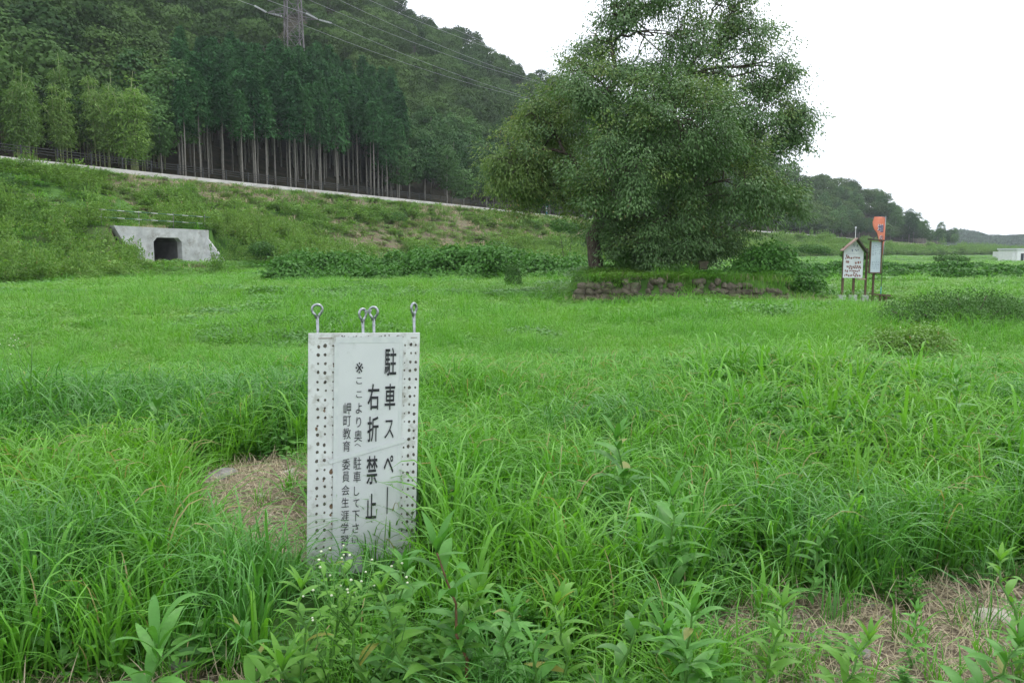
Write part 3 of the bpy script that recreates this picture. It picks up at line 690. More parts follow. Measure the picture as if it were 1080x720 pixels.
cols = [('large_lettering', [('駐', 411.5, 381, .055, .130), ('車', 411, 418, .050, .122), ('ス', 410, 452, .044, .088), ('ペ', 409.5, 489, .046, .086), ('|', 408, 527, .0045, .130)]),
        ('large_lettering', [('右', 393.5, 418, .054, .122), ('折', 393, 452, .052, .120), ('禁', 392, 495, .052, .135), ('止', 391, 533, .050, .120), ]),
        ('small_lettering', [('※', 378.7, 387.5, .034, .050), ('こ', 378.5, 401, .026, .030), ('こ', 378.4, 415.5, .026, .030), ('よ', 378.2, 430, .028, .048), ('り', 378, 444.5, .022, .048),
                             ('奥', 377.5, 459, .036, .054), ('へ', 377, 468.7, .030, .014), ('駐', 376.6, 488, .036, .058), ('車', 376.2, 502, .034, .054), ('し', 375.8, 517, .024, .044),
                             ('て', 375.5, 530, .028, .038), ('下', 375, 543, .034, .050), ('さ', 374.7, 556, .030, .046), ('い', 374.2, 569, .030, .034)]),
        ('small_lettering', [('岬', 366, 430.5, .034, .054), ('町', 365.8, 443.5, .034, .048), ('教', 365.5, 456.5, .036, .052), ('育', 365.2, 470, .034, .050), ('委', 364.8, 489, .036, .052),
                             ('員', 364.5, 502, .032, .050), ('会', 364.2, 516, .036, .048), ('生', 363.8, 529, .034, .046), ('涯', 363.5, 543, .036, .050), ('学', 363.2, 556, .034, .048), ('習', 363, 569, .034, .048), ('課', 362.6, 582, .034, .048)])]
for nm, ch in cols:
    for c in ch:
        mb = MB(); put(mb, *c); link(nm.replace('lettering', 'character'), mb.mesh(nm, M['ink']), sgn)

# steel stakes with an eye behind the board
def stake(px, py, tilt, lb, wid=1.0):
    k = MB(); top = at(px, py, 1.0); a, yy, zz = ray(px, py); dv = Vector((float(a), float(yy), float(zz))); c_ = Vector(SC)-nrm*.022
    t = (c_-Vector((0, 0, EYE))).dot(nrm)/dv.dot(nrm); p = Vector((0, 0, EYE))+dv*t
    ca, sa = math.cos(tilt), math.sin(tilt); ro = .0225; pts = []
    for q in range(21):                                         # teardrop eye
        an = R(-62)+R(304)*q/20; pts.append((ro*wid*math.cos(an), ro*1.0*math.sin(an)+.0))
    pts = [(pts[0][0]*.05, -.040)]+[(x_, z_) for x_, z_ in pts]+[(pts[-1][0]*.12-.002, -.036)]
    P3 = [(x_*ca, x_*sa+(.004 if q < 3 else -.004 if q > 19 else 0), z_) for q, (x_, z_) in enumerate(pts)]
    o = MB(); o.tube(P3, .0062, 10); h = p.z-.02
    o.tube([(0, .0, -.030), (0, 0, -.12), (0.004, 0, -h-.25)], .0066, 10)
    return link('eye_stake', o.mesh('eye_stake', M['galv'], True), None, p, lb, 'steel stake', 'eyed steel stakes behind the board')
stake(334.5, 326.5, SA, 'eyed steel stake at the left corner of the sign')
stake(382.5, 331, SA+.5, 'eyed steel stake left of the middle pair on the sign', .9)
stake(394, 329, SA-.4, 'eyed steel stake right of the middle pair on the sign', .85)
stake(436.5, 325, SA+.6, 'eyed steel stake at the right corner of the sign', .8)
mb = MB(); pA = at(385.8, 328.5, 3.555); pB = at(391.0, 328, 3.575)
for q in range(2):
    cc = (pA+pB)/2; P3 = [cc+np.array([.015*math.cos(a_), .009*math.sin(a_), .0035*math.sin(a_+1)+(q-.5)*.006]) for a_ in np.linspace(0, 2*np.pi, 14)[:-1]]
    mb.tube(P3, .0016, 6, 0, True)
link('wire_tie', mb.mesh('wire_tie', M['galv'], True), None, None, 'twist of wire tying the middle pair of stakes together', 'wire')

# ------------------------------------------------------------------ foreground weeds
def weed(px, py, ytop, kind, lb, seed, leaves=26, L=.13, W=.24, leafm='weed', stemm='stem', name='weed_plant', lean=None):
    if lean is None: q_ = np.random.default_rng(seed+900).normal(0, .075, 2); lean = (q_[0], q_[1])
    g = ground(px, py); top = at(px, ytop, g[1]); h = max(.12, top[2]-g[2]); rg = np.random.default_rng(seed)
    o = empty(name, g, 0, lb, 'plant')
    k = 7; t = np.linspace(0, 1, k); w = rg.normal(0, .012, (k, 2)); w[0] = 0
    S = np.stack([lean[0]*t**1.6+w[:, 0], lean[1]*t**1.6+w[:, 1], h*.94*t], 1)
    def on(tt): return np.stack([np.interp(tt, t, S[:, i_]) for i_ in range(3)], -1)
    mb = MB(); mb.tube(S, np.linspace(.0045, .002, k)*(1+h), 6)
    parts = []
    if kind == 'golden':
        tt = np.linspace(.08, .97, leaves); az = np.arange(leaves)*2.4+rg.normal(0, .25, leaves); LL = L*rg.uniform(.75, 1.2, leaves)*(1-.35*tt**3)
        parts.append(blades(on(tt), az, LL*rg.uniform(.0, .5, leaves), LL*.95, LL*W, 1.9, 7, 'lance', .10, 1.05, rg, .25))
        nt_ = 6; parts.append(blades(on(np.full(nt_, .985)), np.arange(nt_)*2.4, L*.75*rg.uniform(.5, 1, nt_), L*.45, L*W*.6, .4, 6, 'lance', .16, 1.2, rg, .2))
    elif kind == 'broad':
        az = np.arange(leaves)*2.4+rg.normal(0, .2, leaves); tt = np.linspace(.25, .95, leaves); LL = L*rg.uniform(.75, 1.15, leaves)*(1-.35*tt)
        parts.append(blades(on(tt), az, LL*(.12+.6*tt**2), LL*(1-.35*tt), LL*W, 1.3, 9, 'lance', .14, 1.1, rg, .25))
    elif kind == 'fleabane':
        tips = []
        for b_ in range(7):
            t0 = rg.uniform(.15, .8) if b_ else .9; a_ = rg.uniform(0, 6.28); p0 = on(np.array(t0)); l_ = (1-t0)*h*rg.uniform(.7, 1.1)+.04
            p2 = p0+np.array([math.cos(a_)*l_*.45, math.sin(a_)*l_*.45, l_*.85]); p1 = (p0+p2)/2+np.array([math.cos(a_), math.sin(a_), -.2])*l_*.10
            mb.tube([p0, p1, p2], [.0028, .0022, .0015], 5)
            for z_ in range(2):
                e = p2+rg.normal(0, .022, 3); e[2] = p2[2]+rg.uniform(.0, .035); mb.tube([p2-np.array([0, 0, .01]), e], .001, 4); tips.append(e)
            n_ = 5; q = np.linspace(.1, .95, n_)[:, None]; Pp = p0*(1-q)+p2*q; LL = L*.55*rg.uniform(.7, 1.1, n_)
            parts.append(blades(Pp, rg.uniform(0, 6.28, n_), LL*.4, LL, LL*W, 1.2, 5, 'lance', .12, 1.1, rg, .3))
        tt = np.linspace(.05, .9, leaves); LL = L*rg.uniform(.8, 1.2, leaves)*(1-.4*tt)
        parts.append(blades(on(tt), np.arange(leaves)*2.4, LL*.45, LL*.9, LL*W, 1.6, 7, 'lance', .12, 1.1, rg, .3))
        for e in tips:
            fb = MB(); r_ = rg.uniform(.0035, .0055)
            for q in range(6):
                zz_ = [(math.cos(a__)*r_*s1, math.sin(a__)*r_*s1, z1*r_) for s1, z1 in ((.25, -.8), (1, -.1), (.8, .5), (.2, .8)) for a__ in np.linspace(0, 2*np.pi, 9)[:-1]]
            Fq = [(a_*8+b_, a_*8+(b_+1) % 8, (a_+1)*8+(b_+1) % 8, (a_+1)*8+b_) for a_ in range(3) for b_ in range(8)]+[tuple(24+b_ for b_ in range(8))]
            fb.add([(e[0]+p_[0], e[1]+p_[1], e[2]+p_[2]) for p_ in zz_], Fq)
            link('flower_bud', fb.mesh('bud', M['bud'], True), o)
    elif kind == 'iris':
        mb = MB(); mb.tube([(0, 0, 0), (0, 0, h*.25)], .012, 6)
        az = rg.uniform(0, 6.28, leaves); LL = h*rg.uniform(.65, 1.08, leaves)
        parts.append(blades(disc(leaves, .04, rg), az, LL, LL*rg.uniform(.1, .35, leaves), .022, .25, 7, 'grass', .12, 1.5, rg, .15))
    V, Q, T = join(parts)
    link('leaves', npmesh('leaves', V, Q, M[leafm], T), o)
    link('stem', mb.mesh('stem', M[stemm], True), o)
    return o
weed(662, 575, 452, 'golden', 'upright weed with pale lance leaves right of the sign', 1, 26, .21, .24, 'weed')
weed(702, 655, 515, 'golden', 'weed with long drooping narrow leaves in the lower middle right', 2, 24, .20, .20, 'weed')
weed(165, 770, 668, 'broad', 'broad leaved weed in the bottom left corner', 3, 17, .27, .17, 'weed')
weed(385, 745, 583, 'fleabane', 'budding weed with small pale buds in front of the sign', 4, 12, .10, .32, 'weedlight')
weed(352, 735, 605, 'fleabane', 'shorter budding weed at the left foot of the sign', 14, 10, .09, .32, 'weedlight')
weed(432, 750, 612, 'golden', 'leafy light green weed between the budding weed and the red stem', 15, 16, .10, .34, 'weedlight')
weed(494, 750, 578, 'golden', 'tall weed with reddish brown stem and long leaves at bottom centre', 5, 22, .18, .26, 'weed', 'redstem')
weed(800, 760, 640, 'golden', 'bright green young weed on the right straw patch', 6, 28, .115, .26, 'weedlight')
weed(722, 765, 622, 'golden', 'young lance leaved weed left of the right straw patch', 7, 24, .14, .24, 'weed')
weed(648, 765, 640, 'broad', 'weed with one wide pale leaf at the bottom centre right', 8, 9, .17, .34, 'herb')
weed(1078, 735, 590, 'golden', 'weed at the right edge beside the large pale stone', 9, 22, .11, .26, 'weedlight')
weed(560, 765, 650, 'broad', 'low broad leaved weed at the bottom centre', 10, 10, .15, .30, 'weed')
weed(905, 565, 448, 'iris', 'clump of upright yellow green sword leaves on the right', 11, 9, .1, .1, 'weedlight', name='sword_leaf_plant')
weed(1005, 500, 395, 'golden', 'leafy upright weed at the right side of the long grass', 12, 26, .16, .26, 'weed')
for k, (px, pb_, pt, kd, lb) in enumerate([(322, 745, 622, 'golden', 'light green weed just below the left corner of the sign'), (405, 740, 600, 'golden', 'light green lance leaved weed right behind the budding weed'),
        (460, 755, 640, 'golden', 'light green weed at the bottom left of the red stemmed weed'), (535, 745, 612, 'golden', 'leafy weed to the right of the red stemmed weed'), (600, 755, 632, 'golden', 'pale leafy weed at the bottom centre between two lower weeds'),
        (760, 765, 668, 'golden', 'short weed on the left end of the right straw strip'), (880, 765, 672, 'golden', 'short bright weed at the bottom of the right straw strip'), (1010, 765, 660, 'golden', 'short weed below the large pale stone'), (235, 760, 690, 'golden', 'low weed beside the bottom left broad leaved weed')]):
    weed(px, pb_, pt, kd, lb, 80+k, 26, .12+.02*(k % 3), .24, 'weedlight' if k % 2 == 0 else 'weed')
weed(310, 745, 660, 'golden', 'small lance leaved weed at the bottom left of the sign', 13, 16, .09, .26, 'weed')
weed(40, 480, 355, 'fleabane', 'thin tall weed with tiny buds at the left edge of the field', 16, 8, .08, .2, 'weed')
weed(960, 705, 655, 'golden', 'small weed on the straw near the large pale stone', 17, 14, .07, .3, 'weed')
weed(172, 520, 412, 'broad', 'grey green leafy weed at the left behind the straw patch', 18, 12, .16, .4, 'herb')
weed(850, 640, 560, 'golden', 'lance leaved weed at the back of the right straw patch', 19, 20, .11, .24, 'weed')
for px, py, yb, lb in [(668, 434, 520, 'drooping foxtail seed head above the long grass right of the sign'), (795, 405, 470, 'foxtail seed head standing in the middle of the right grass'),
                       (520, 470, 560, 'foxtail seed head just right of the sign'), (250, 400, 470, 'foxtail seed head in the grass left of the sign'), (905, 430, 500, 'foxtail seed head near the sword leaf plant')]:
    g = ground(px, yb); top = at(px, py, g[1]); h = top[2]-g[2]; rg = np.random.default_rng(px); o = empty('foxtail_plant', g, rg.uniform(0, 6), lb, 'grass stalk')
    pts = [(.10*h*t*t, 0, h*t) for t in np.linspace(0, 1, 7)]; link('stalk', MB().tube(pts, .0022, 5).mesh('stalk', M['stem'], True), o)
    hp_ = np.array([(.10*h+.05*t, 0, h+.03*math.sin(t*2.6)) for t in np.linspace(0, 1, 9)]); n_ = 260; q_ = rg.uniform(0, 8, n_); P = np.stack([np.interp(q_, np.arange(9), hp_[:, i_]) for i_ in range(3)], 1); u_ = unit(n_, rg)
    V, Q, T = diamonds(P, u_+np.array([.6, 0, 0]), rg.normal(size=(n_, 3)), .011, .0018, None, rg); link('seed_head', npmesh('seed_head', V, Q, M['yelbush'], T), o)
# small white flowers on the left field
rg = np.random.default_rng(5); mb = MB()
for px, py in [(130, 347), (124, 349), (137, 349), (112, 357), (98, 362), (100, 368), (121, 352), (407, 345), (123, 366), (88, 360), (640, 402), (636, 411), (790, 385), (560, 372), (215, 352)]:
    g = ground(px, py+6); top = at(px, py, g[1])
    fm = MB(); fm.tube([(0, 0, 0), (0, 0, top[2]-g[2])], .0025, 5, 1)
    for q in range(3):
        c_ = (rg.normal(0, .02), rg.normal(0, .02), top[2]-g[2]+rg.normal(0, .01)); n_ = 8
        fm.add([(c_[0]+.016*math.cos(a_), c_[1]+.016*math.sin(a_), c_[2]+.006) for a_ in np.linspace(0, 6.28, n_+1)[:-1]]+[(c_[0], c_[1], c_[2]-.004)], [tuple(range(n_))]+[(k, n_, (k+1) % n_) for k in range(n_)], 0)
    link('wild_flower', fm.mesh('wild_flower', [M['flower'], M['stem']]), None, g, 'tiny white flower head standing above the meadow grass', 'flower', 'tiny white flowers in the meadow')

# ------------------------------------------------------------------ shrubs
def shrub(name, px, py, blobs_px, Y, n, L, W, mat, lb, seed, clusters=None, cs=.15, kind=None, thick=.8, stem=True, cat='shrub', grp=None):
    """blobs in picture measure (px, py, rx, ry, depth offset m) at distance Y"""
    rg = np.random.default_rng(seed); g = at(px, py, Y); g[2] = terrain(np.array([g[0]]), np.array([g[1]]))[0]; B = []
    for b_ in blobs_px:
        Yb = Y+b_[4]; c_ = at(b_[0], b_[1], Yb); B.append((c_[0]-g[0], c_[1]-g[1], c_[2]-g[2], b_[2]*Yb/F, max(b_[2]*Yb/F*thick, .3), b_[3]*Yb/F))
    V, Q, T = blob_leaves(B, n, L, W, rg, .8, .5, clusters, cs, low_cut=0.0)
    if kind == 'stuff': return link(name, npmesh(name, V, Q, M[mat], T), None, g, lb, None, None, 'stuff')
    o = empty(name, g, 0, lb, cat, grp); link('foliage', npmesh('foliage', V, Q, M[mat], T), o)
    mb = MB()
    for b_ in B:
        mb.tube([(b_[0]*.1, b_[1]*.1, -.05), (b_[0]*.5, b_[1]*.5, b_[2]*.4), (b_[0], b_[1], b_[2])], [.03, .022, .01], 6)
    link('stems', mb.mesh('stems', M['bark'], True), o); return o
bl = []
for px in range(295, 625, 15):
    top = np.interp(px, [290, 330, 400, 440, 500, 560, 600, 625], [272, 264, 268, 260, 258, 262, 270, 262])
    bl.append((px+rng.normal(0, 4), (top+14)+rng.normal(0, 2), 16, 13, rng.uniform(-1.5, 2.5))); bl.append((px+rng.normal(0, 4), 290+rng.normal(0, 2), 15, 9, rng.uniform(-3, -1)))
shrub('kudzu_thicket', 455, 300, bl, 41, 42000, .17, .8, 'kudzu', 'dense dark green leafy creeper thicket along the foot of the slope', 3, 2600, .28, 'stuff')
shrub('shrub', 541, 306, [(541, 292, 9, 14, 0), (543, 300, 9, 8, -.2)], 32, 3000, .07, .45, 'darkbush', 'narrow dark bush standing before the creeper thicket', 4)
bl = [(800+rng.normal(0, 6), 280+rng.normal(0, 6), 20, 17, rng.uniform(-1, 1)) for _ in range(5)]+[(835, 292, 22, 16, -1), (815, 268, 20, 14, 0), (785, 287, 18, 14, -.5), (850, 300, 16, 10, -1.2)]
shrub('shrub', 815, 314, bl, 26.5, 13000, .13, .55, 'kudzu', 'big glossy leaved bush at the right end of the stone wall', 6, 900, .18)
bl = [(950+k*15+rng.normal(0, 5), 332+rng.normal(0, 6), 17, 17, rng.uniform(-.8, 1)) for k in range(11)]+[(975, 318, 12, 9, 0), (1010, 314, 13, 9, .3), (1040, 312, 12, 9, 0), (1062, 318, 13, 8, .3), (940, 328, 10, 8, 0)]
shrub('shrub', 1020, 358, bl, 14.2, 24000, .05, .35, 'darkbush', 'wide dark feathery bush at the right edge of the field', 7, 1500, .12)
bl = [(922+k*13+rng.normal(0, 4), 364+rng.normal(0, 5), 13, 21, rng.uniform(-.4, .4)) for k in range(6)]+[(975, 352, 12, 11, 0), (955, 356, 12, 11, 0), (935, 360, 11, 10, 0), (1005, 376, 14, 16, .2)]
shrub('shrub', 960, 402, bl, 9.8, 11000, .038, .45, 'yelbush', 'yellow green bush with reddish tips before the dark bush', 8, 420, .09)
shrub('shrub', 275, 268, [(275, 262, 13, 8, 0), (285, 264, 9, 6, .3)], 56, 1600, .16, .5, 'darkbush', 'rounded green bush on the slope right of the culvert', 9)
shrub('shrub', 8, 205, [(5, 192, 12, 10, 0), (18, 197, 9, 7, .4)], 55, 1800, .16, .5, 'darkbush', 'dark bush high on the slope at the left edge', 10)
shrub('shrub', 598, 240, [(590, 237, 10, 7, 0), (604, 240, 8, 6, .4)], 60, 1500, .16, .5, 'darkbush', 'small dark bush on the slope just left of the tree trunk', 11)
for q, (px, py, rx, ry, Y, lb) in enumerate([(525, 262, 16, 9, 60, 'rounded bush at the top of the creeper thicket'), (60, 288, 12, 7, 48, 'low dark bush at the foot of the slope on the left'),
                                      (420, 228, 9, 5, 92, 'small bush halfway up the brown slope'), (186, 277, 7, 4, 51, 'bright bush in front of the culvert opening')]):
    shrub('shrub', px, py+ry, [(px, py, rx, ry, 0), (px+rx*.6, py+ry*.3, rx*.6, ry*.7, .2)], Y, 1400, .13, .5, 'bamboo' if q == 3 else 'darkbush', lb, 20+q)
bl = []
for px in range(845, 1120, 17): bl.append((px, 292+rng.normal(0, 1.5), 16, 10, rng.uniform(-2, 2)))
for px in range(840, 1120, 24): bl.append((px, 282+rng.normal(0, 1.5), 17, 6, rng.uniform(6, 14)))
shrub('bean_rows', 970, 304, bl, 40, 30000, .17, .75, 'kudzu', 'rows of broad leaved crop across the right of the field', 12, None, .25, 'stuff')
rg = np.random.default_rng(77)
for k, (px, py, Y) in enumerate([(855, 262, 110), (1000, 273, 95), (1075, 285, 60), (900, 268, 90)]):
    shrub('shrub', px, py+5, [(px, py, 14, 5, 0), (px+12, py+1, 10, 4, .5)], Y, 1500, .28, .6, 'darkbush', ['low dark bush on the far slope left of the notice boards', 'dark low bush on the far slope right of the banner', 'low bush at the right edge below the white building', 'dark bush behind the small roofed board'][k], 60+k)

# ------------------------------------------------------------------ main tree
def tubes_np(paths, n=6):
    mb = MB()
    for P, r_ in paths: mb.tube(P, r_, n, 0, False, True)
    return mb
TY = 28.0; TB = at(628, 294, TY); TB[2] = float(terrain(np.array([TB[0]]), np.array([TB[1]]))[0]); rg = np.random.default_rng(42)
lobes = [(690, 38, 62, 52, 0), (765, 62, 58, 50, 1), (640, 98, 52, 46, -1), (800, 125, 46, 46, 0), (722, 125, 68, 56, -2.5), (722, 120, 66, 55, 3), (578, 148, 42, 40, 0), (552, 176, 36, 28, -.5),
         (650, 180, 62, 46, -2.5), (655, 172, 58, 46, 2.5), (762, 192, 66, 44, -1.5), (765, 190, 66, 44, 2.5), (700, 242, 66, 34, -1), (700, 246, 60, 34, 2), (815, 205, 30, 28, 0), (603, 208, 34, 20, -.5),
         (650, 8, 24, 26, 0), (700, -14, 40, 30, 0), (755, 5, 40, 36, 1), (590, 108, 28, 28, 1), (768, 250, 34, 18, .5), (835, 150, 18, 20, 0), (812, 85, 22, 22, .5), (660, 262, 36, 22, .5), (790, 30, 24, 22, 1), (530, 170, 14, 12, 0), (690, 264, 52, 20, -1.8), (640, 246, 22, 22, 1.2), (725, 258, 40, 18, 2), (610, 75, 22, 24, 0), (562, 122, 22, 22, 0), (545, 205, 22, 15, 0), (838, 118, 16, 18, 0), (826, 70, 16, 18, .3), (625, 45, 20, 24, 1), (700, 85, 40, 34, 0)]
B = []; 
for px, py, rx, ry, dz in lobes:
    Yb = TY+dz; c_ = at(px, py, Yb)-TB; B.append((*c_, rx*Yb/F, rx*Yb/F*.85, ry*Yb/F))
tree = empty('cherry_tree', TB, 0, 'large spreading cherry tree with dense drooping green crown on the stone mound', 'tree')
paths = []
fork = at(634, 232, TY)-TB; fork2 = at(650, 250, TY+.2)-TB
tp = [(0, 0, -.4), (0.02, 0, .1), (-.08, .02, .9), tuple(at(624, 250, TY)-TB), tuple(fork)]
link('trunk', MB().tube(tp, [.36, .27, .235, .22, .2], 12).mesh('trunk', M['bark'], True), tree)
def curve(a_, b_, sag, k=7, jit=.08):
    a_, b_ = np.array(a_), np.array(b_); t = np.linspace(0, 1, k)[:, None]; P = a_*(1-t)+b_*t; P[:, 2] += np.sin(np.pi*t[:, 0])*sag
    P[1:-1] += rg.normal(0, jit, (k-2, 3)); return P
mainstems = [at(668, 110, TY), at(648, 20, TY), at(735, 60, TY+.6), at(590, 150, TY-.3), at(760, 175, TY+.5), at(720, 225, TY-.5)]
ends = []
for q, e in enumerate(mainstems):
    P = curve(fork if q != 5 else fork2, e-TB, .25, 8, .10); paths.append((P, np.linspace(.15 if q < 3 else .11, .045, 8))); ends.append(P)
allp = np.concatenate([e[2:] for e in ends]); sprays = []
def spray(tw, n_, light):
    """leaves hung along the outer part of one twig, in flat drooping layers"""
    k = len(tw); t = rg.random(n_)**.7*.75+.25; s_ = t*(k-1)
    P = np.stack([np.interp(s_, np.arange(k), tw[:, i_]) for i_ in range(3)], 1)
    w_ = .16+.34*np.sin(np.pi*np.clip(t, .1, 1)*.8); a_ = rg.uniform(0, 6.28, n_); q = np.sqrt(rg.random(n_))*w_
    off = np.stack([q*np.cos(a_), q*np.sin(a_), rg.normal(0, .12, n_)-.6*q*q], 1)
    tip = tw[-1]-tw[-3]; tip = tip/(np.linalg.norm(tip)+1e-6)
    Dr = off*np.array([1, 1, .3])*3+tip*.6+rg.normal(0, .35, (n_, 3)); Dr[:, 2] -= .45
    Nr = rg.normal(0, .4, (n_, 3))+np.array([0, 0, .9]); ct = rg.random()
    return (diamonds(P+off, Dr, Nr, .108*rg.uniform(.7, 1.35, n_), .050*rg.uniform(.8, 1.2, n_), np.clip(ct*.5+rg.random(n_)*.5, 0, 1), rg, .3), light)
for k, b_ in enumerate(B):
    c_ = np.array(b_[:3]); j_ = np.argmin(((allp-c_)**2).sum(1)+np.where(allp[:, 2] > c_[2]+.3, 8, 0)); P = curve(allp[j_], c_, .2, 6, .08); paths.append((P, np.linspace(.06, .02, 6)))
    lx_, rx_, ry_ = lobes[k][0], lobes[k][2], lobes[k][3]; nb_ = max(8, int(36*(rx_*ry_/2600)**.8)); rad3 = np.array(b_[3:])
    subs = [c_+unit(1, rg)[0]*rad3*.5 for _ in range(max(2, nb_//7))]
    for sp_ in subs: paths.append((curve(P[rg.integers(2, 6)], sp_, .08, 4, .04), np.linspace(.03, .014, 4)))
    for q in range(nb_):
        u = unit(1, rg)[0]; e = c_+u*rad3*rg.uniform(.62, 1.12); e[2] -= .12
        s0_ = min(subs+[P[-1], P[-2]], key=lambda v_: ((v_-e)**2).sum()+rg.random()*.5)
        if e[2] < .15: continue
        L_ = np.linalg.norm(e-s0_); tw = curve(s0_, e, .12+.06*L_, 6, .035); paths.append((tw, np.linspace(.016, .004, 6)))
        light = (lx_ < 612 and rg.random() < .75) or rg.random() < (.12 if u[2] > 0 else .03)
        dn = .62 if lobes[k][1] < 95 else 1.0; sprays.append(spray(tw, int(rg.uniform(80, 200)*dn), light))
        for w2 in range(2):
            m0 = tw[rg.integers(2, 5)]; e2 = m0+(e-s0_)/max(L_, .1)*rg.uniform(.3, .6)+rg.normal(0, .28, 3); e2[2] = max(e2[2], .15); t2 = curve(m0, e2, .05, 4, .02)
            paths.append((t2, np.linspace(.008, .003, 4))); sprays.append(spray(t2, int(rg.uniform(50, 125)*dn), light))
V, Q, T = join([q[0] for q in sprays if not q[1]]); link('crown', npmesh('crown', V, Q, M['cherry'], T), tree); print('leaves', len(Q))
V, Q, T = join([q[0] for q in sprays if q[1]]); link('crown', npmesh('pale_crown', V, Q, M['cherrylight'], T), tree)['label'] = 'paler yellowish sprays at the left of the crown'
link('limbs', tubes_np(paths, 5).mesh('limbs', M['bark'], True), tree)
# low undergrowth bush inside the platform
shrub('shrub', 640, 296, [(636, 284, 12, 8, .9), (655, 280, 16, 13, -1), (672, 276, 18, 14, -.8), (690, 283, 18, 9, -1.2)], 28, 3800, .09, .5, 'darkbush', 'dark undergrowth bush at the foot of the tree trunk', 31, 260, .15)

# stone wall of the platform, stone post
mb = MB(); rg = np.random.default_rng(12); import bmesh
bm = bmesh.new(); x_ = PLAT[0]-.05
rows = [(.0, .20), (.165, .20), (.33, .20), (.49, .18)]
for zi, (z0, hh_) in enumerate(rows):
    x_ = PLAT[0]-.1+rg.uniform(0, .2)
    xe = PLAT[1]-.35-(.6*zi)
    while x_ < xe:
        w_ = rg.uniform(.13, .34)
        if (zi == 3 and rg.random() < .6) or (zi == 2 and rg.random() < .3) or (zi == 1 and rg.random() < .08): x_ += w_; continue
        r0 = bmesh.ops.create_icosphere(bm, subdivisions=2, radius=.5); k = unit(7, rg); off = rg.uniform(.28, .42, 7)
        for v in r0['verts']:
            p = np.array(v.co)
            for q in range(7):
                e = p @ k[q]-off[q]
                if e > 0: p = p-k[q]*e*.9
            p = p*np.array([w_*1.55, .42, hh_*1.62]); v.co = Vector((p[0]+x_+w_/2, p[1]+PLAT[2]+.02+zi*.03, p[2]+z0+hh_/2))
        x_ += w_*.98
me = D.meshes.new('wall'); bm.to_mesh(me); bm.free(); me.materials.append(M['stone'])
link('stone_wall', me, None, None, 'low dry stone wall of rough brown stones below the big tree', 'wall')
g = at(741, 290, 26.5); g[2] = terrain(np.array([g[0]]), np.array([g[1]]))[0]
mb = MB(); mb.box((0, 0, .22), (.24, .22, .48)); mb.box((0, 0, .49), (.30, .28, .10))
me = mb.mesh('stone_post', M['stone']); 
link('stone_post', me, None, g, 'squat weathered stone post behind the stone wall under the tree', 'stone post')
# leaf litter twigs by wall: brown dead grass
n = 1500; x = rng.uniform(PLAT[0]-.4, PLAT[1]+.6, n); y = rng.uniform(PLAT[2]-1.2, PLAT[2]+1.0, n)
V, Q, T = blades(np.stack([x, y, terrain(x, y)], 1), rng.uniform(0, 6.28, n), rng.uniform(.05, .25, n), .08, .012, .8, 3, 'grass')
link('dry_grass', npmesh('dry_grass', V, Q, M['straw'], T), label='dry brown grass along the foot of the stone wall', kind='stuff')

# ------------------------------------------------------------------ notice boards and banner
def gz(p): p = np.array(p, float); p[2] = float(terrain(np.array([p[0]]), np.array([p[1]]))[0]); return p
BY = 23.3; mpp = BY/F
g1 = gz(at(897.5, 320, BY)); zt = lambda py: float(at(900, py, BY)[2])
b1 = empty('roofed_notice_board', g1, R(-8), 'white house shaped notice board with small pinkish wooden roof', 'notice board')
X = lambda px: (px-897.5)*mpp; Z = lambda py: zt(py)-g1[2]
mb = MB(); pts = [(X(888), Z(293)), (X(907.5), Z(293)), (X(907.5), Z(266)), (X(899), Z(253.5)), (X(888), Z(264))]
n5 = len(pts); V = [(p[0], -.02, p[1]) for p in pts]+[(p[0], .02, p[1]) for p in pts]
mb.add(V, [tuple(range(n5)), tuple(range(2*n5-1, n5-1, -1))]+[(k, k+n5, (k+1) % n5+n5, (k+1) % n5) for k in range(n5)]); link('panel', mb.mesh('panel', M['poster']), b1)
mb = MB(); mb.bar((X(899.3), -.06, Z(251.5)), (X(885), -.06, Z(264.5)), .30, .03); link('roof_slope', mb.mesh('roof', M['roofwood']), b1)
mb = MB(); mb.bar((X(899.3), -.06, Z(251)), (X(910.5), -.06, Z(266.5)), .30, .03); link('roof_slope', mb.mesh('roof', M['darkroof']), b1)
for px in (888.5, 899.5):
    link('post', MB().box((X(px), .045, Z(318)/2+Z(262)/2), (.06, .06, Z(262)-Z(318)+.1)).mesh('post', M['wood']), b1)
    link('footing', MB().box((X(px), .045, Z(321)/2+Z(316)/2+.05), (.19, .19, .30)).mesh('footing', M['concrete']), b1)
rg = np.random.default_rng(8); mb = MB()
def mark(mb, px, py, w, h, mi):   # jagged smear of print
    cx_, cz_ = X(px), Z(py); k = 7; V = [(cx_+w/2*mpp*math.cos(a_)*rg.uniform(.6, 1.1), -.0225, cz_+h/2*mpp*math.sin(a_)*rg.uniform(.6, 1.1)) for a_ in np.linspace(0, 6.28, k+1)[:-1]]; mb.add(V, [tuple(range(k))], mi)
for row, (py, x0, x1, h) in enumerate([(270.3, 890, 893, 3), (272, 889.5, 904, 1.8), (276, 890, 893, 2.5), (276.5, 899, 905, 2.4), (281, 891, 905, 1.9), (282.5, 893, 904.5, 1.6), (285.5, 889.5, 892, 2.2), (286, 894, 904, 1.8), (290.6, 889.2, 904.5, 1.9), (288.5, 898, 900, 1.6)]):
    x_ = x0
    while x_ < x1: w = rg.uniform(1.0, 2.4); mark(mb, x_+w/2, py+rg.normal(0, .35), w*1.1, h*1.45, 0); x_ += w*1.1
for py, xs in ((258.5, (897.5, 901)), (259.8, (897.8, 900.8)), (263.5, (896, 899.5, 901.8)), (264.8, (896.2, 900.5))):
    for q in xs: mark(mb, q, py, 1.5, 1.3, 1)
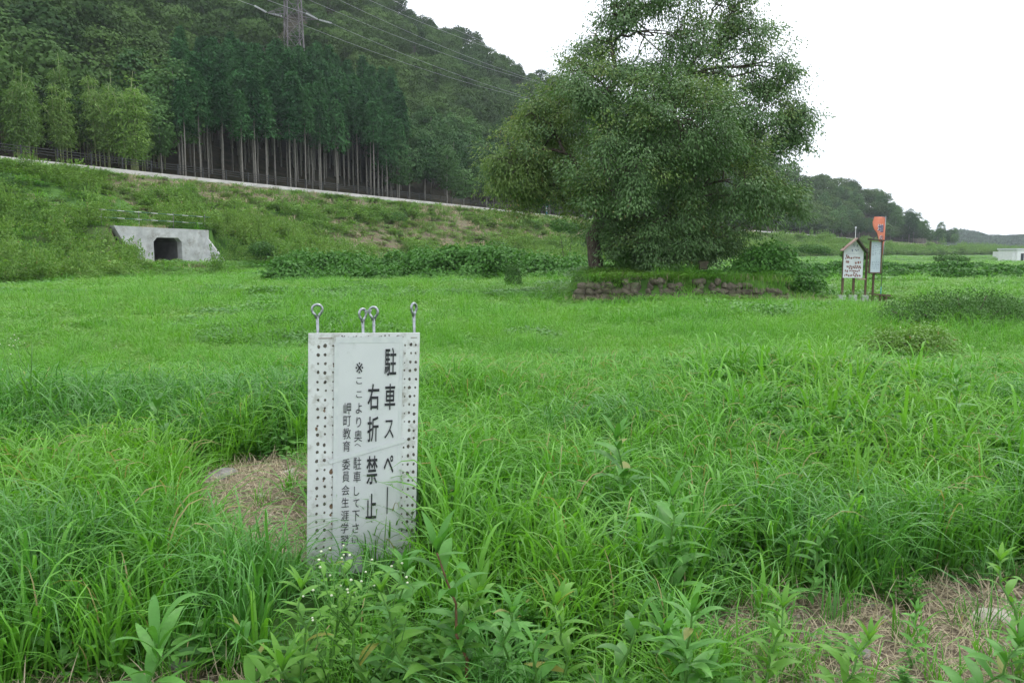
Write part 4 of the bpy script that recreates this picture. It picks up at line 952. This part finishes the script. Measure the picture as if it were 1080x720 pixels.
for q in np.arange(892, 905, 1.3): mark(mb, q, 267.6, .9, .4, 1)
link('print', mb.mesh('print', [M['redprint'], M['blueprint']]), b1)
link('finial', MB().tube([(X(899), .03, Z(252)), (X(899), .03, Z(240.5))], .008, 6).box((X(899), .03, Z(240)), (.04, .03, .05)).mesh('finial', M['whitepaint']), b1)
link('shelf', MB().box((X(906), -.08, Z(294.2)), (.22, .14, .03)).mesh('shelf', M['roofwood']), b1)

g2 = gz(at(920, 320, BY)); b2 = empty('tall_notice_board', g2, R(-4), 'narrow brown framed notice board with pale sheet and small dark roof', 'notice board')
X = lambda px: (px-920)*mpp
mb = MB(); mb.box((X(921), 0, (Z(255)+Z(287))/2), (10.8*mpp, .03, (287-255)*mpp)); link('panel', mb.mesh('panel', M['posterblue']), b2)
mb = MB()
for px in (915.2, 926.6): mb.box((X(px), 0, (Z(254)+Z(288))/2), (.035, .06, 34*mpp))
mb.box((X(921), 0, Z(287.6)), (10.4*mpp, .05, .03)); link('frame', mb.mesh('frame', M['wood']), b2)
mb = MB(); mb.box((X(920.6), -.02, Z(253)), (15*mpp, .24, .035), 0, Matrix.Rotation(R(6), 3, 'Y')); link('roof', mb.mesh('roof', M['darkroof']), b2)
for px in (912.8, 920.5):
    link('post', MB().box((X(px), .052, (Z(319)+Z(262))/2), (.05, .05, 57*mpp)).mesh('post', M['wood']), b2)
link('footing', MB().box((X(912.5), .05, Z(318.5)+.05), (.17, .17, .30)).mesh('footing', M['concrete']), b2)
mb = MB(); rg = np.random.default_rng(15)
for py in (259, 261, 264, 266.5, 268, 276, 277.5, 279, 281, 283):
    x_ = 917
    while x_ < 925: w = rg.uniform(.8, 2.4); mark(mb, x_+w/2-0, py-.4*(x_-921)*.5*(py < 270), w, .55, 1); x_ += w*1.35
V = np.array(mb.v); 
mb.v = [(v[0], -.0170, v[2]) for v in mb.v]
link('print', mb.mesh('print', [M['redprint'], M['blueprint']]), b2)

# banner: orange cloth bulging on a pole
g3 = gz(at(928.5, 318, BY+.3)); fl = empty('banner_flag', g3, 0, 'orange cloth banner with dark characters on a tall thin pole', 'banner')
X = lambda px: (px-928.5)*mpp
pol = MB(); pol.tube([(0, 0, 0), (0, 0, Z(302))], .012, 8, 1); pol.tube([(0, 0, Z(302)), (0.03, 0, Z(227))], .011, 8, 0); pol.tube([(X(929.5), 0, Z(228)), (X(915), -.0, Z(229.5))], .006, 6, 0)
link('pole', pol.mesh('pole', [M['galv'], M['bluepole']], True), fl)
edge = [(227.8, 917.5, 929), (229.5, 917.0, 929.3), (233, 915.8, 929.3), (237, 916.0, 929.3), (241, 917.2, 929.3), (245, 920, 929.3), (249, 921.2, 929.3), (253, 922.3, 929.3), (257, 924.5, 929.2), (262, 926, 929), (268, 927, 928.9), (276, 927.2, 928.8)]
V, Q = [], []; kx = 8
def cloth(px, py):
    return (X(px), -.03*math.sin((px-917)*.35)-.05*math.sin((py-228)*.09), Z(py))
for a_, (py, xa, xb) in enumerate(edge):
    for k in range(kx+1): V.append(cloth(xa+(xb-xa)*k/kx, py))
for a_ in range(len(edge)-1):
    for k in range(kx): Q.append((a_*(kx+1)+k, a_*(kx+1)+k+1, (a_+1)*(kx+1)+k+1, (a_+1)*(kx+1)+k))
o = link('cloth', npmesh('cloth', V, Q, M['orange']), fl); md = o.modifiers.new('thickness', 'SOLIDIFY'); md.thickness = .003
mb = MB()
for ch, px, py, w, h in (('増', 923.8, 240, 6.5, 8.5), ('の', 924.9, 250, 3.6, 4)):
    Vg, Fg = glyph(ch); xs = [p[0] for p in Vg]; ys = [p[1] for p in Vg]; 
    W_ = max(xs)-min(xs); H_ = max(ys)-min(ys)
    VV = []
    for p in Vg:
        qx = px+(p[0]-(max(xs)+min(xs))/2)/W_*w; qy = py-(p[1]-(max(ys)+min(ys))/2)/H_*h; c_ = cloth(qx, qy); VV.append((c_[0], c_[1]-.012, c_[2]))
    mb.add(VV, Fg)
link('characters', mb.mesh('characters', M['navy']), fl)
mb2 = MB(); mb2.add([(v[0]-.012, v[1]+.004, v[2]+.010) for v in mb.v], mb.f); link('character_outline', mb2.mesh('character_outline', M['whitepaint']), fl)
# low wooden stand beside the boards
g4 = gz(at(927.5, 321, BY-.1)); X = lambda px: (px-927.5)*mpp; st = empty('wooden_stand', g4, R(6), 'low dark wooden stand at the foot of the narrow notice board', 'stand')
link('top', MB().box((0, 0, Z(310.5)), (.52, .26, .05), 0, Matrix.Rotation(R(5), 3, 'Y')).mesh('top', M['wood']), st)
for px, dy in ((921.5, .08), (926, -.08), (933.5, .08), (932.5, -.09)): link('leg', MB().box((X(px), dy, Z(315.5)), (.05, .05, .30)).mesh('leg', M['wood']), st)

# ------------------------------------------------------------------ culvert
cz = lambda px, py, Y=54.5: float(at(px, py, Y)[2])
cul = empty('culvert', (CULc[0], CULc[1], 0), math.atan2(ce[1], ce[0]), 'pale concrete box culvert headwall with dark square opening in the embankment', 'culvert')
# local: x along the road (right in view), -y out of the slope towards the field
HT, ow, ob, ot = 3.08, 1.16, .2, 2.42
m = MB(); ch = .28; L0, L1, top0 = -4.1, 3.6, 3.12
outer = [(L0, top0), (L1, top0-.12), (2.55, .0), (-2.2, .0)]
# face built from four quads round the opening
y0, y1 = -.22, .22
def slab(pts, mi=0):
    n_ = len(pts); V = [(p[0], y0, p[1]) for p in pts]+[(p[0], y1, p[1]) for p in pts]
    m.add(V, [tuple(range(n_)), tuple(range(2*n_-1, n_-1, -1))]+[(k, k+n_, (k+1) % n_+n_, (k+1) % n_) for k in range(n_)], mi)
slab([(L0, top0), (-2.2, .1), (-ow, .1), (-ow, top0-.05)][::-1]); slab([(ow, .1), (L1-.02, .1), (L1, top0-.12), (ow, top0-.08)][::-1])
slab([(-ow+.002, ot), (-ow+.002, top0-.05), (ow-.002, top0-.08), (ow-.002, ot)])
slab([(-ow+.003, ot-.002), (-ow+.003, ot-ch), (-ow+ch, ot-.002)][::-1]); slab([(ow-.003, ot-.002), (ow-ch, ot-.002), (ow-.003, ot-ch)][::-1])
link('headwall', m.mesh('headwall', M['concrete']), cul)
m = MB(); D_ = 14
for pts in ([(-ow, .0), (-ow, ot-ch)], [(-ow, ot-ch), (-ow+ch, ot)], [(-ow+ch, ot), (ow-ch, ot)], [(ow-ch, ot), (ow, ot-ch)], [(ow, ot-ch), (ow, .0)], [(ow, .12), (-ow, .12)]):
    (xa, za), (xb, zb) = pts; m.add([(xa, y1, za), (xb, y1, zb), (xb, y1+D_, zb), (xa, y1+D_, za)], [(0, 1, 2, 3)])
m.add([(-ow, y1+D_, 0), (ow, y1+D_, 0), (ow, y1+D_, ot), (-ow, y1+D_, ot)], [(0, 1, 2, 3)])
link('tunnel', m.mesh('tunnel', M['tunnel']), cul)
m = MB(); m.add([(2.5, -.24, 0), (3.35, -.24, 2.5), (4.5, -1.4, .0), (4.9, -1.2, 0), (3.65, -.05, 2.5), (3.3, .1, 0)], [(0, 1, 2)[::-1], (1, 4, 3, 2)[::-1], (3, 4, 5)[::-1], (0, 5, 4, 1)[::-1]])
link('wing_wall', m.mesh('wing_wall', M['concrete']), cul)
rail = empty('pipe_railing', (CULc[0]-cn[0]*.7, CULc[1]-cn[1]*.7, 3.05), math.atan2(ce[1], ce[0]), 'green and white pipe railing above the concrete culvert', 'railing')
for zz_ in (.52, 1.0):
    m = MB(); x_ = -4.4; k = 0
    while x_ < 4.4: w = .75 if k % 2 else .55; m.tube([(x_, 0, zz_-.018*x_), (x_+w, 0, zz_-.018*(x_+w))], .026, 8, 0 if k % 2 else 1); x_ += w; k += 1
    link('rail', m.mesh('rail', [M['greenpaint'], M['concrete']], True), rail)
for x_ in (-4.2, -1.4, 1.4, 4.2): link('post', MB().tube([(x_, .06, -.5), (x_, .06, 1.12)], .018, 8).mesh('post', M['pylon'], True), rail)

gx, gy = np.meshgrid(np.linspace(-4.05, 3.6, 22), np.linspace(-13, -.20, 40)); wx = CULc[0]+ce[0]*gx+cn[0]*gy; wy = CULc[1]+ce[1]*gx+cn[1]*gy
gz_ = terrain(wx.ravel(), wy.ravel()).reshape(gx.shape)+.03; V = np.stack([wx, wy, gz_], -1).reshape(-1, 3); i = np.arange(39)[:, None]*22; j = np.arange(21)[None, :]
Q = np.stack([i+j, i+j+1, i+23+j, i+22+j], -1).reshape(-1, 4); me = npmesh('embankment_fill', V, Q, M['ground'])
for nm in ('soil', 'brown', 'wood'): me.attributes.new(nm, 'FLOAT', 'POINT')
link('embankment_fill', me, kind='structure')

# ------------------------------------------------------------------ roadside fence and marker
az = np.degrees(np.arctan2(roadP[:, 0], roadP[:, 1])); sel = [k for k in range(len(roadP)) if -44 < az[k] < 7 and roadP[k, 1] > 0]
k0, k1 = sel[0], sel[-1]; fen = empty('guard_fence', roadpt(k0, -.55, 0), 0, 'dark cable guard fence running along the road edge', 'fence'); O = roadpt(k0, -.55, 0)
def roadf(s, d, z):
    a_ = int(s); f_ = s-a_; return roadpt(a_, d, z)*(1-f_)+roadpt(min(a_+1, len(roadP)-1), d, z)*f_
pm = MB().box((0, 0, .60), (.08, .08, 1.3)).mesh('post', M['darkmetal'])
for s_ in np.arange(k0, k1, .5): link('post', pm, fen, roadf(s_, -.55, .1)-O)
for zz_ in (.80, 1.02, 1.24):
    link('rail', MB().tube([roadpt(k, -.62, zz_)-O for k in range(k0, k1+1)], .026, 6).mesh('rail', M['darkmetal'], True), fen)
g = at(577.5, 222, 158); g = roadf(float(np.argmin(np.abs(az-math.degrees(math.atan((577.5-CX)/F))))), -1.0, .12)
mk = empty('road_marker', g, 0, 'slim blue and white marker post at the roadside', 'marker post')
link('pole', MB().tube([(0, 0, 0), (0, 0, 1.9)], .12, 8).mesh('pole', M['bluepole'], True), mk); link('sleeve', MB().tube([(0, 0, .7), (0, 0, 1.6)], .15, 8).mesh('sleeve', M['whitepaint'], True), mk)

# ------------------------------------------------------------------ white building and wall, far right
g = np.array([at(1078, 278, 125)[0], 125, 0.0]); g[2] = float(terrain(g[:1], g[1:2])[0])
tp = float(at(1075, 263.5, 125)[2]); bh = tp-g[2]
bd = empty('white_building', g, R(-6), 'low white flat roofed building with one narrow window at the right edge', 'building')
link('wall', MB().box((3.2, 3, bh/2), (8, 6, bh)).mesh('wall', M['whitepaint']), bd)
link('roof', MB().box((3.2, 3, bh+.12), (8.3, 6.3, .24)).mesh('roof', M['poster']), bd)
wz = float(at(1073, 271, 125)[2])-g[2]
w = link('window', MB().box((-.05, -.02, wz), (.42, .08, 1.1)).mesh('window', M['darkmetal']), bd); link('pane', MB().box((-.05, -.07, wz), (.3, .03, .96)).mesh('pane', M['glass']), w)
A_ = at(1048, 265.2, 190); B_ = np.array([g[0]-.8, g[1]+1, 0]); A_[2] = B_[2] = 0; Lw = np.linalg.norm(B_-A_)
wo = link('boundary_wall', MB().box((Lw/2, 0, 0), (Lw, .3, 2.9)).mesh('boundary_wall', M['whitepaint']), None, (A_[0], A_[1], -.02), 'long low white wall leading to the white building', 'wall'); wo.rotation_euler = (0, 0, math.atan2(B_[1]-A_[1], B_[0]-A_[0]))

# ------------------------------------------------------------------ forest
def crown_me(seed, r, h, z0, n, L, mat, nb=6, conic=False):
    rg = np.random.default_rng(seed); B = []
    for k in range(nb):
        a_ = rg.uniform(0, 6.28); q = rg.uniform(.15, .62)*r; zz_ = z0+h*rg.uniform(.25, .75)
        if k == 0: q, zz_ = 0, z0+h*.66
        B.append((q*math.cos(a_), q*math.sin(a_), zz_, r*rg.uniform(.36, .5), r*rg.uniform(.36, .5), h*rg.uniform(.2, .3)))
    B.append((0, 0, z0+h*.5, r*.82, r*.82, h*.44))
    V, Q, T = blob_leaves(B, n, L, .8, rg, .86, 1.15, n//6, L*.7, nj=.28, upw=.3); return npmesh('crown', V, Q, M[mat], T)
def cedar_me(seed, r, z0, z1, n, L):
    rg = np.random.default_rng(seed); nc = n//6; t = rg.random(nc)**.8; rad = r*(1-t)**.75*(1+.25*np.sin(t*40+rg.normal(0, .4)))*np.sqrt(rg.uniform(.35, 1, nc))
    a_ = rg.uniform(0, 6.28, nc); C = np.stack([rad*np.cos(a_), rad*np.sin(a_), z0+(z1-z0)*t], 1); idx = np.repeat(np.arange(nc), 6)
    P = C[idx]+rg.normal(0, L*.5, (len(idx), 3)); un = np.stack([np.cos(a_), np.sin(a_), np.zeros(nc)], 1)[idx]
    T = np.clip(rg.random(nc)[idx]*.6+rg.random(len(idx))*.4, 0, 1)
    return diamonds(P, un+rg.normal(0, .4, P.shape)+np.array([0, 0, -.1]), un*.3+rg.normal(0, .4, P.shape)+np.array([0, 0, .8]), L*rg.uniform(.7, 1.3, len(P)), L*.5, T, rg, .5)
def trunk_me(h, r, mat, seed=0, lean=.02, br=0, n=7):
    rg = np.random.default_rng(seed); P = [(lean*h*(k/5)**2+rg.normal(0, .03), rg.normal(0, .03), h*k/5-.3*(k == 0)) for k in range(6)]
    mb = MB().tube(P, np.linspace(r, r*.35, 6), n)
    for k in range(br):
        z_ = h*rg.uniform(.4, .9); a_ = rg.uniform(0, 6.28); l_ = rg.uniform(.8, 2); mb.tube([(lean*z_, 0, z_), (math.cos(a_)*l_, math.sin(a_)*l_, z_+l_*.5)], [r*.3, r*.08], 5)
    return mb.mesh('trunk', M[mat], True)
def behind(px_lo, px_hi, u0, u1, n, rg):
    """n spots behind the road, between two sight directions, u0..u1 metres behind its far edge"""
    out_ = []; 
    pxs = CX+F*roadP[:, 0]/np.maximum(roadP[:, 1], 1); ok = (roadP[:, 1] > 5)
    for _ in range(n*40+4000):
        s_ = rg.uniform(0, len(roadP)-2); u = rg.uniform(u0, u1); p = roadf(s_, -9-u, 0)
        if p[1] < 5: continue
        px = CX+F*p[0]/p[1]
        if px_lo < px < px_hi and all((p[0]-q[0])**2+(p[1]-q[1])**2 > (MIND**2) for q in out_): out_.append(p)
        if len(out_) >= n: break
    P = np.array(out_); P[:, 2] = terrain(P[:, 0], P[:, 1]); return P
rg = np.random.default_rng(99)
# cedars
ced = []
for k in range(3):
    h = (16, 17.5, 15)[k]; o = empty('cedar_tree', (0, 0, 0), 0, 'x', 'tree', 'cedar trees in the plantation')
    V, Q, T = cedar_me(200+k, (1.75, 1.5, 2.0)[k], h*(.54, .60, .47)[k], h, 2800, .46); link('crown', npmesh('crown', V, Q, M['cedar'], T), o); link('trunk', trunk_me(h*.93, .145, 'cedarbark', k, (.0, .012, -.01)[k]), o); ced.append(o)
MIND = 1.25; P = behind(196, 425, .6, 24, 210, rg)
used = [False]*3; CL = 'tall straight cedar with bare pale trunk in the dense roadside plantation'
def place(protos, used, P, rz, sc, lab, grp):
    k = int(rg.integers(0, len(protos)))
    if not used[k]:
        used[k] = True; o = protos[k]; o.location = [float(v) for v in P]; o.rotation_euler = (0, 0, rz); o.scale = (sc, sc, sc); o['label'] = lab; o['group'] = grp
    else: o = copytree(protos[k], P, rz, sc, lab, grp)
    return o
for p in P: place(ced, used, p, rg.uniform(0, 6.28), rg.uniform(.86, 1.12)*np.interp(CX+F*p[0]/p[1], [175, 240, 310, 425], [.66, .74, .86, .86]), CL, 'cedar trees in the plantation')
# dark leafy underwood screen at the back of the cedar stand is the hillside forest itself
# bamboo
bam = []
for k in range(3):
    o = empty('bamboo_clump', (0, 0, 0), 0, 'x', 'bamboo', 'bamboo clumps above the road'); r_ = np.random.default_rng(300+k); B = []; mb = MB()
    for q in range(7):
        a_ = r_.uniform(0, 6.28); rad = r_.uniform(0, .9); h = r_.uniform(6.2, 9.4); bx, by = rad*math.cos(a_), rad*math.sin(a_); ox, oy = r_.normal(0, .7, 2)
        pts = [(bx, by, -.3), (bx+ox*.1, by+oy*.1, h*.4), (bx+ox*.4, by+oy*.4, h*.75), (bx+ox*1.1, by+oy*1.1, h)]; mb.tube(pts, [.06, .05, .035, .012], 6)
        for w_, t_ in ((.85, .42), (.9, .60), (.75, .78), (.45, .95)):
            px_, py_, pz_ = [np.interp(t_, [0, .4, .75, 1], [pp[i_] for pp in pts]) for i_ in range(3)]; B.append((px_, py_, h*t_, w_*.8, w_*.8, 1.0*w_))
    V, Q, T = blob_leaves(B, 5200, .30, .3, r_, .6, .5, 900, .28, drp=.45); link('foliage', npmesh('foliage', V, Q, M['bamboo'], T), o); link('culms', mb.mesh('culms', M['culm'], True), o); bam.append(o)
MIND = 2.9; P = behind(-90, 178, .8, 12, 32, rg); used = [False]*3
for p in P: place(bam, used, p, rg.uniform(0, 6.28), rg.uniform(.80, 1.15), 'feathery light green bamboo clump above the road at the left', 'bamboo clumps above the road')
bb = copytree(bam[1], behind(149, 155, .2, 1.0, 1, rg)[0], 1.0, 1.2, 'brightest tall bamboo clump standing forward next to the cedars', 'bamboo clumps above the road')
for c_ in bb.children:
    if c_.name.startswith('foliage'): c_.data = c_.data.copy(); c_.data.materials[0] = M['bamboobright']
# mixed slender trees
mix = []
for k in range(4):
    o = empty('slender_tree', (0, 0, 0), 0, 'x', 'tree', 'slender mixed trees behind the road'); h = (11, 12.5, 10, 9)[k]
    link('crown', crown_me(400+k, 2.6, h*.78, h*.24, 3200, .34, 'mixleaf', 9), o); link('trunk', trunk_me(h*.85, .13, 'cedarbark', k, .03, 4), o); mix.append(o)
MIND = 2.2; P = np.vstack([behind(408, 700, .6, 18, 105, rg), behind(150, 205, 1.5, 14, 12, rg)]); used = [False]*4
for p in P: place(mix, used, p, rg.uniform(0, 6.28), rg.uniform(.8, 1.15), 'slender leafy tree in the mixed wood beside the cedars along the road', 'slender mixed trees behind the road')
MIND = 4.0; P = behind(700, 1004, .6, 26, 70, rg)
for p in P: copytree(mix[int(rg.integers(0, 4))], p, rg.uniform(0, 6.28), rg.uniform(.75, 1.15)*(1 if p[0] < 150 else .9), 'leafy tree at the foot of the spur to the right of the big tree', 'trees on the right spur')
for k, (px, sc_) in enumerate([(925, 1.25), (934, 1.45), (943, 1.5), (951, 1.35), (958, 1.55), (966, 1.3), (973, 1.2), (981, .9), (988, .8), (938, 1.2), (963, 1.1)]):
    p = at(px, 262, 372+rg.uniform(-6, 8)); p[2] = float(terrain(p[:1], p[1:2])[0]); copytree(mix[k % 4], p, rg.uniform(0, 6.28), sc_, 'tree of the clump at the low right end of the wooded spur', 'trees at the end of the spur')
# crowns on the hillside
hp = [crown_me(500+k, (5.0, 6.2, 4.4, 5.6, 4.0)[k], (7.2, 8.6, 7.8, 6.6, 6.2)[k], 1.0, 3400, .46, 'forest', 6) for k in range(5)]
n = 15000; x, y, r = wedge(n, 75, 440, -40, 36, rg); d, zr, s = roaddist(x, y)
azz = np.arctan2(x, y); U = np.interp(azz, rAz, rU); u = -d-9; px = CX+F*x/y
umin = np.where(px < 178, 8, np.where(px < 425, 22, np.where(px < 700, 14, 3)))
ok = (u > umin) & (u < U*1.08) & (np.interp(azz, rAz, rZ)-zr > -3)
x, y = x[ok], y[ok]; cell = {}; kept = []
for k in range(len(x)):
    c_ = (int(x[k]//5.9), int(y[k]//5.9)); hit = False
    for i_ in (-1, 0, 1):
        for j_ in (-1, 0, 1):
            for q in cell.get((c_[0]+i_, c_[1]+j_), ()):
                if (x[q]-x[k])**2+(y[q]-y[k])**2 < 34: hit = True
    if not hit: cell.setdefault(c_, []).append(k); kept.append(k)
x, y = x[kept], y[kept]; z = terrain(x, y); order = np.argsort(np.hypot(x, y)); x, y, z = x[order], y[order], z[order]
print('hill trees', len(x))
tr = trunk_me(4, .22, 'bark', 3, .02)
sc = rg.uniform(.65, 1.3, len(x)); rzz = rg.uniform(0, 6.28, len(x)); ids = rg.integers(0, 5, len(x))
pxx = CX+F*x/y; vis = (pxx > -20) & (pxx < 1100) & (np.hypot(x, y) > 0)
first = np.where(vis)[0][:300]; fs = set(first.tolist())
for k in first:
    o = link('broadleaf_tree', hp[ids[k]], None, (x[k], y[k], z[k]-.3), 'rounded dark green broadleaf tree on the lower hillside above the roadside trees', 'tree', 'broadleaf trees on the hillside')
    o.rotation_euler = (0, 0, rzz[k]); o.scale = (sc[k],)*3
rest = np.array([k for k in range(len(x)) if k not in fs])
scatter('hillside_forest', np.stack([x[rest], y[rest], z[rest]-.3], 1), np.stack([rest*0., rest*0., rzz[rest]], 1), np.stack([sc[rest]]*3, 1), ids[rest], hp, 'dark green broadleaf forest covering the upper hillside')

# ------------------------------------------------------------------ far hill
n1, n2 = 90, 14; V, Q = [], []
def farz(px): return np.interp(px, [900, 960, 985, 1010, 1025, 1040, 1060, 1080, 1120, 1200, 1400], [262, 255, 246.5, 243, 245, 249, 249.3, 248.8, 247, 250, 256])
for a_ in range(n1):
    px = 880+a_*6.0
    for b_ in range(n2):
        t = b_/(n2-1); Y = 900+260*t; zt_ = at(px, farz(px)+5, 1050)[2]; g_ = math.sin(math.pi*t)**.8 if 0 < t < 1 else 0
        p = at(px, 265, Y); V.append((p[0], p[1], -1+(zt_+1)*g_))
for a_ in range(n1-1):
    for b_ in range(n2-1): q = a_*n2+b_; Q.append((q, q+n2, q+n2+1, q+1))
link('far_hill', npmesh('far_hill', V, Q, M['ground']), kind='structure')
n = 4200; pa = rg.uniform(885, 1400, n); tt = rg.random(n)*.62; Y = 900+260*tt; P = np.stack([(pa-CX)/F*Y/1.0, Y, np.zeros(n)], 1)
P[:, 0] = np.array([at(a_, 265, b_)[0] for a_, b_ in zip(pa, Y)]); zt_ = np.array([at(a_, farz(a_)+5, 1050)[2] for a_ in pa]); P[:, 2] = -1+(zt_+1)*np.sin(np.pi*tt)**.8-1
fp = [crown_me(600+k, 5, 6.5, .5, 260, 1.7, 'farhill', 5) for k in range(3)]
scatter('far_forest', P, np.stack([pa*0, pa*0, rg.uniform(0, 6.28, n)], 1), np.stack([rg.uniform(.8, 1.4, n)]*3, 1), rg.integers(0, 3, n), fp, 'distant blue green forest covering the far low hills')

# ------------------------------------------------------------------ pylon and cables
def hill_at(px, py):
    for Y in np.arange(120, 400, .5):
        p = at(px, py, Y); 
        if terrain(np.array([p[0]]), np.array([p[1]]))[0] > p[2]: return p
    return at(px, py, 160)
pb = hill_at(311, 82); print('pylon', pb)
pb[2] = float(terrain(pb[:1], pb[1:2])[0])-.5
py_ = empty('transmission_tower', pb, R(28), 'grey lattice electricity pylon rising above the forest', 'pylon')
H = 44; wd = lambda z_: 3.5-2.2*(z_/H) ; mb = MB()
lv = [0, 4, 8, 11.5, 15, 18, 21, 24, 27, 30, 33, 36, 39, 42, 44]
C4 = lambda z_: [(sx*wd(z_)/2, sy*wd(z_)/2, z_) for sx, sy in ((-1, -1), (1, -1), (1, 1), (-1, 1))]
legs = MB()
for a_, b_ in zip(lv[:-1], lv[1:]):
    A4, B4 = C4(a_), C4(b_); zm = (a_+b_)/2; M4 = C4(zm)
    for k in range(4):
        legs.bar(A4[k], B4[k], .17); j_ = (k+1) % 4
        mb.bar(A4[k], B4[j_], .09); mb.bar(A4[j_], B4[k], .09); mb.bar(B4[k], B4[j_], .09); mb.bar(A4[k], M4[j_], .05); mb.bar(M4[k], M4[j_], .06)
link('legs', legs.mesh('legs', M['pylon']), py_); link('lattice', mb.mesh('lattice', M['pylon']), py_)
arms = [12, 17.5, 23, 36]; aend = []
for z_ in arms:
    for sx in (-1, 1):
        mb = MB(); w = wd(z_)/2; e = (sx*(w+3.6), 0, z_+.2); aend.append((z_, sx, e))
        for sy in (-1, 1): mb.bar((sx*w, sy*w, z_), e, .11); mb.bar((sx*w, sy*w, z_+1.6), e, .09)
        for t_ in (.3, .6): mb.bar((sx*(w+3.6*t_), -w*(1-t_), z_), (sx*(w+3.6*t_), w*(1-t_), z_), .07); mb.bar((sx*(w+3.6*t_), 0, z_), (sx*(w+3.6*t_), 0, z_+1.6*(1-t_)), .07)
        link('cross_arm', mb.mesh('cross_arm', M['pylon']), py_)
cr, sr_ = math.cos(R(28)), math.sin(R(28))
Lend = at(-260, -330, 95); Rend = at(735, 112, 300)
for z_, sx, e in aend:
    w0 = np.array([pb[0]+e[0]*cr-e[1]*sr_, pb[1]+e[0]*sr_+e[1]*cr, pb[2]+e[2]])
    for tgt, sgd in ((Lend, 'left'), (Rend, 'right')):
        w1 = tgt+np.array([sx*2.2, sx*5., (z_-17.5)*.8]); v = w1-w0; Lh = np.linalg.norm(v); i0 = w0+v/Lh*.4; i1 = w0+v/Lh*3.2
        ins = MB()
        for q in range(9): c_ = i0+(i1-i0)*q/8; ins.box(c_, (.28, .28, .14), 0, rot_to(v/Lh))
        ins.tube([w0, i1], .04, 5); 
        nth = {12: 'lowest', 17.5: 'second', 23: 'third', 36: 'top'}[z_]; side = 'near' if sx < 0 else 'far'
        link('insulator_string', ins.mesh('insulator_string', M['porcelain']), py_, None).matrix_parent_inverse = (Matrix.Translation(Vector(pb)) @ Matrix.Rotation(R(28), 4, 'Z')).inverted()
        pts = [i1+(w1-i1)*t_-np.array([0, 0, Lh*.035*4*t_*(1-t_)]) for t_ in np.linspace(0, 1, 26)]
        link('power_cable', MB().tube(pts, .034, 5).mesh('power_cable', M['wire'], True), None, None,
             f'thin cable running {sgd} from the {side} end of the {nth} arm of the pylon', 'cable', 'power cables strung from the pylon')

# ------------------------------------------------------------------ light and air
SUN_EL, SUN_AZ = R(58), R(35)
w = D.worlds.new('World'); scene.world = w; w.use_nodes = True; nt = w.node_tree
for n_ in list(nt.nodes): nt.nodes.remove(n_)
out = nt.nodes.new('ShaderNodeOutputWorld'); bg = nt.nodes.new('ShaderNodeBackground'); sky = nt.nodes.new('ShaderNodeTexSky')
sky.sky_type = 'NISHITA'; sky.sun_disc = False; sky.sun_elevation = SUN_EL; sky.sun_rotation = SUN_AZ; sky.air_density = 1; sky.dust_density = 4
tc = nt.nodes.new('ShaderNodeTexCoord'); nz = noise(nt, tc.outputs['Generated'], 2.0, 5)
cloud = ramp(nt, nz, [(.3, (.86, .88, .92)), (.7, (1, 1, 1))])
cl2 = mixc(nt, 1.0, cloud, (15.5, 16.0, 16.8), 'MULTIPLY')
nt.links.new(mixc(nt, .88, sky.outputs[0], cl2), bg.inputs[0]); bg.inputs[1].default_value = .10; nt.links.new(bg.outputs[0], out.inputs[0])
sl_ = D.lights.new('sun', 'SUN'); sl_.energy = 1.1; sl_.angle = R(14); sl_.color = (1, .97, .92); so = D.objects.new('sun', sl_); COL.objects.link(so)
so.rotation_euler = (math.pi/2-SUN_EL, 0, math.pi-SUN_AZ)

HAZE = True
if HAZE:
    m, nt, out = newmat('haze_air'); pv = nt.nodes.new('ShaderNodeVolumePrincipled'); pv.inputs['Color'].default_value = (.82, .88, .95, 1); pv.inputs['Density'].default_value = .00022
    pv.inputs['Anisotropy'].default_value = .2; nt.links.new(pv.outputs[0], out.inputs['Volume'])
    hz = MB().box((0, 600, 120), (3600, 3000, 246)).mesh('haze', m); link('haze', hz, kind='stuff', label='thin pale haze over the valley')

scene.view_settings.view_transform = 'Standard'; scene.view_settings.look = 'None'; scene.view_settings.gamma = 1; scene.view_settings.exposure = .48
try: scene.view_settings.use_curve_mapping = False
except Exception: pass
cy = scene.cycles; cy.max_bounces = 6; cy.diffuse_bounces = 3; cy.glossy_bounces = 2; cy.transmission_bounces = 3; cy.volume_bounces = 0; cy.transparent_max_bounces = 4
cy.use_denoising = True; cy.caustics_reflective = False; cy.caustics_refractive = False; cy.use_fast_gi = False
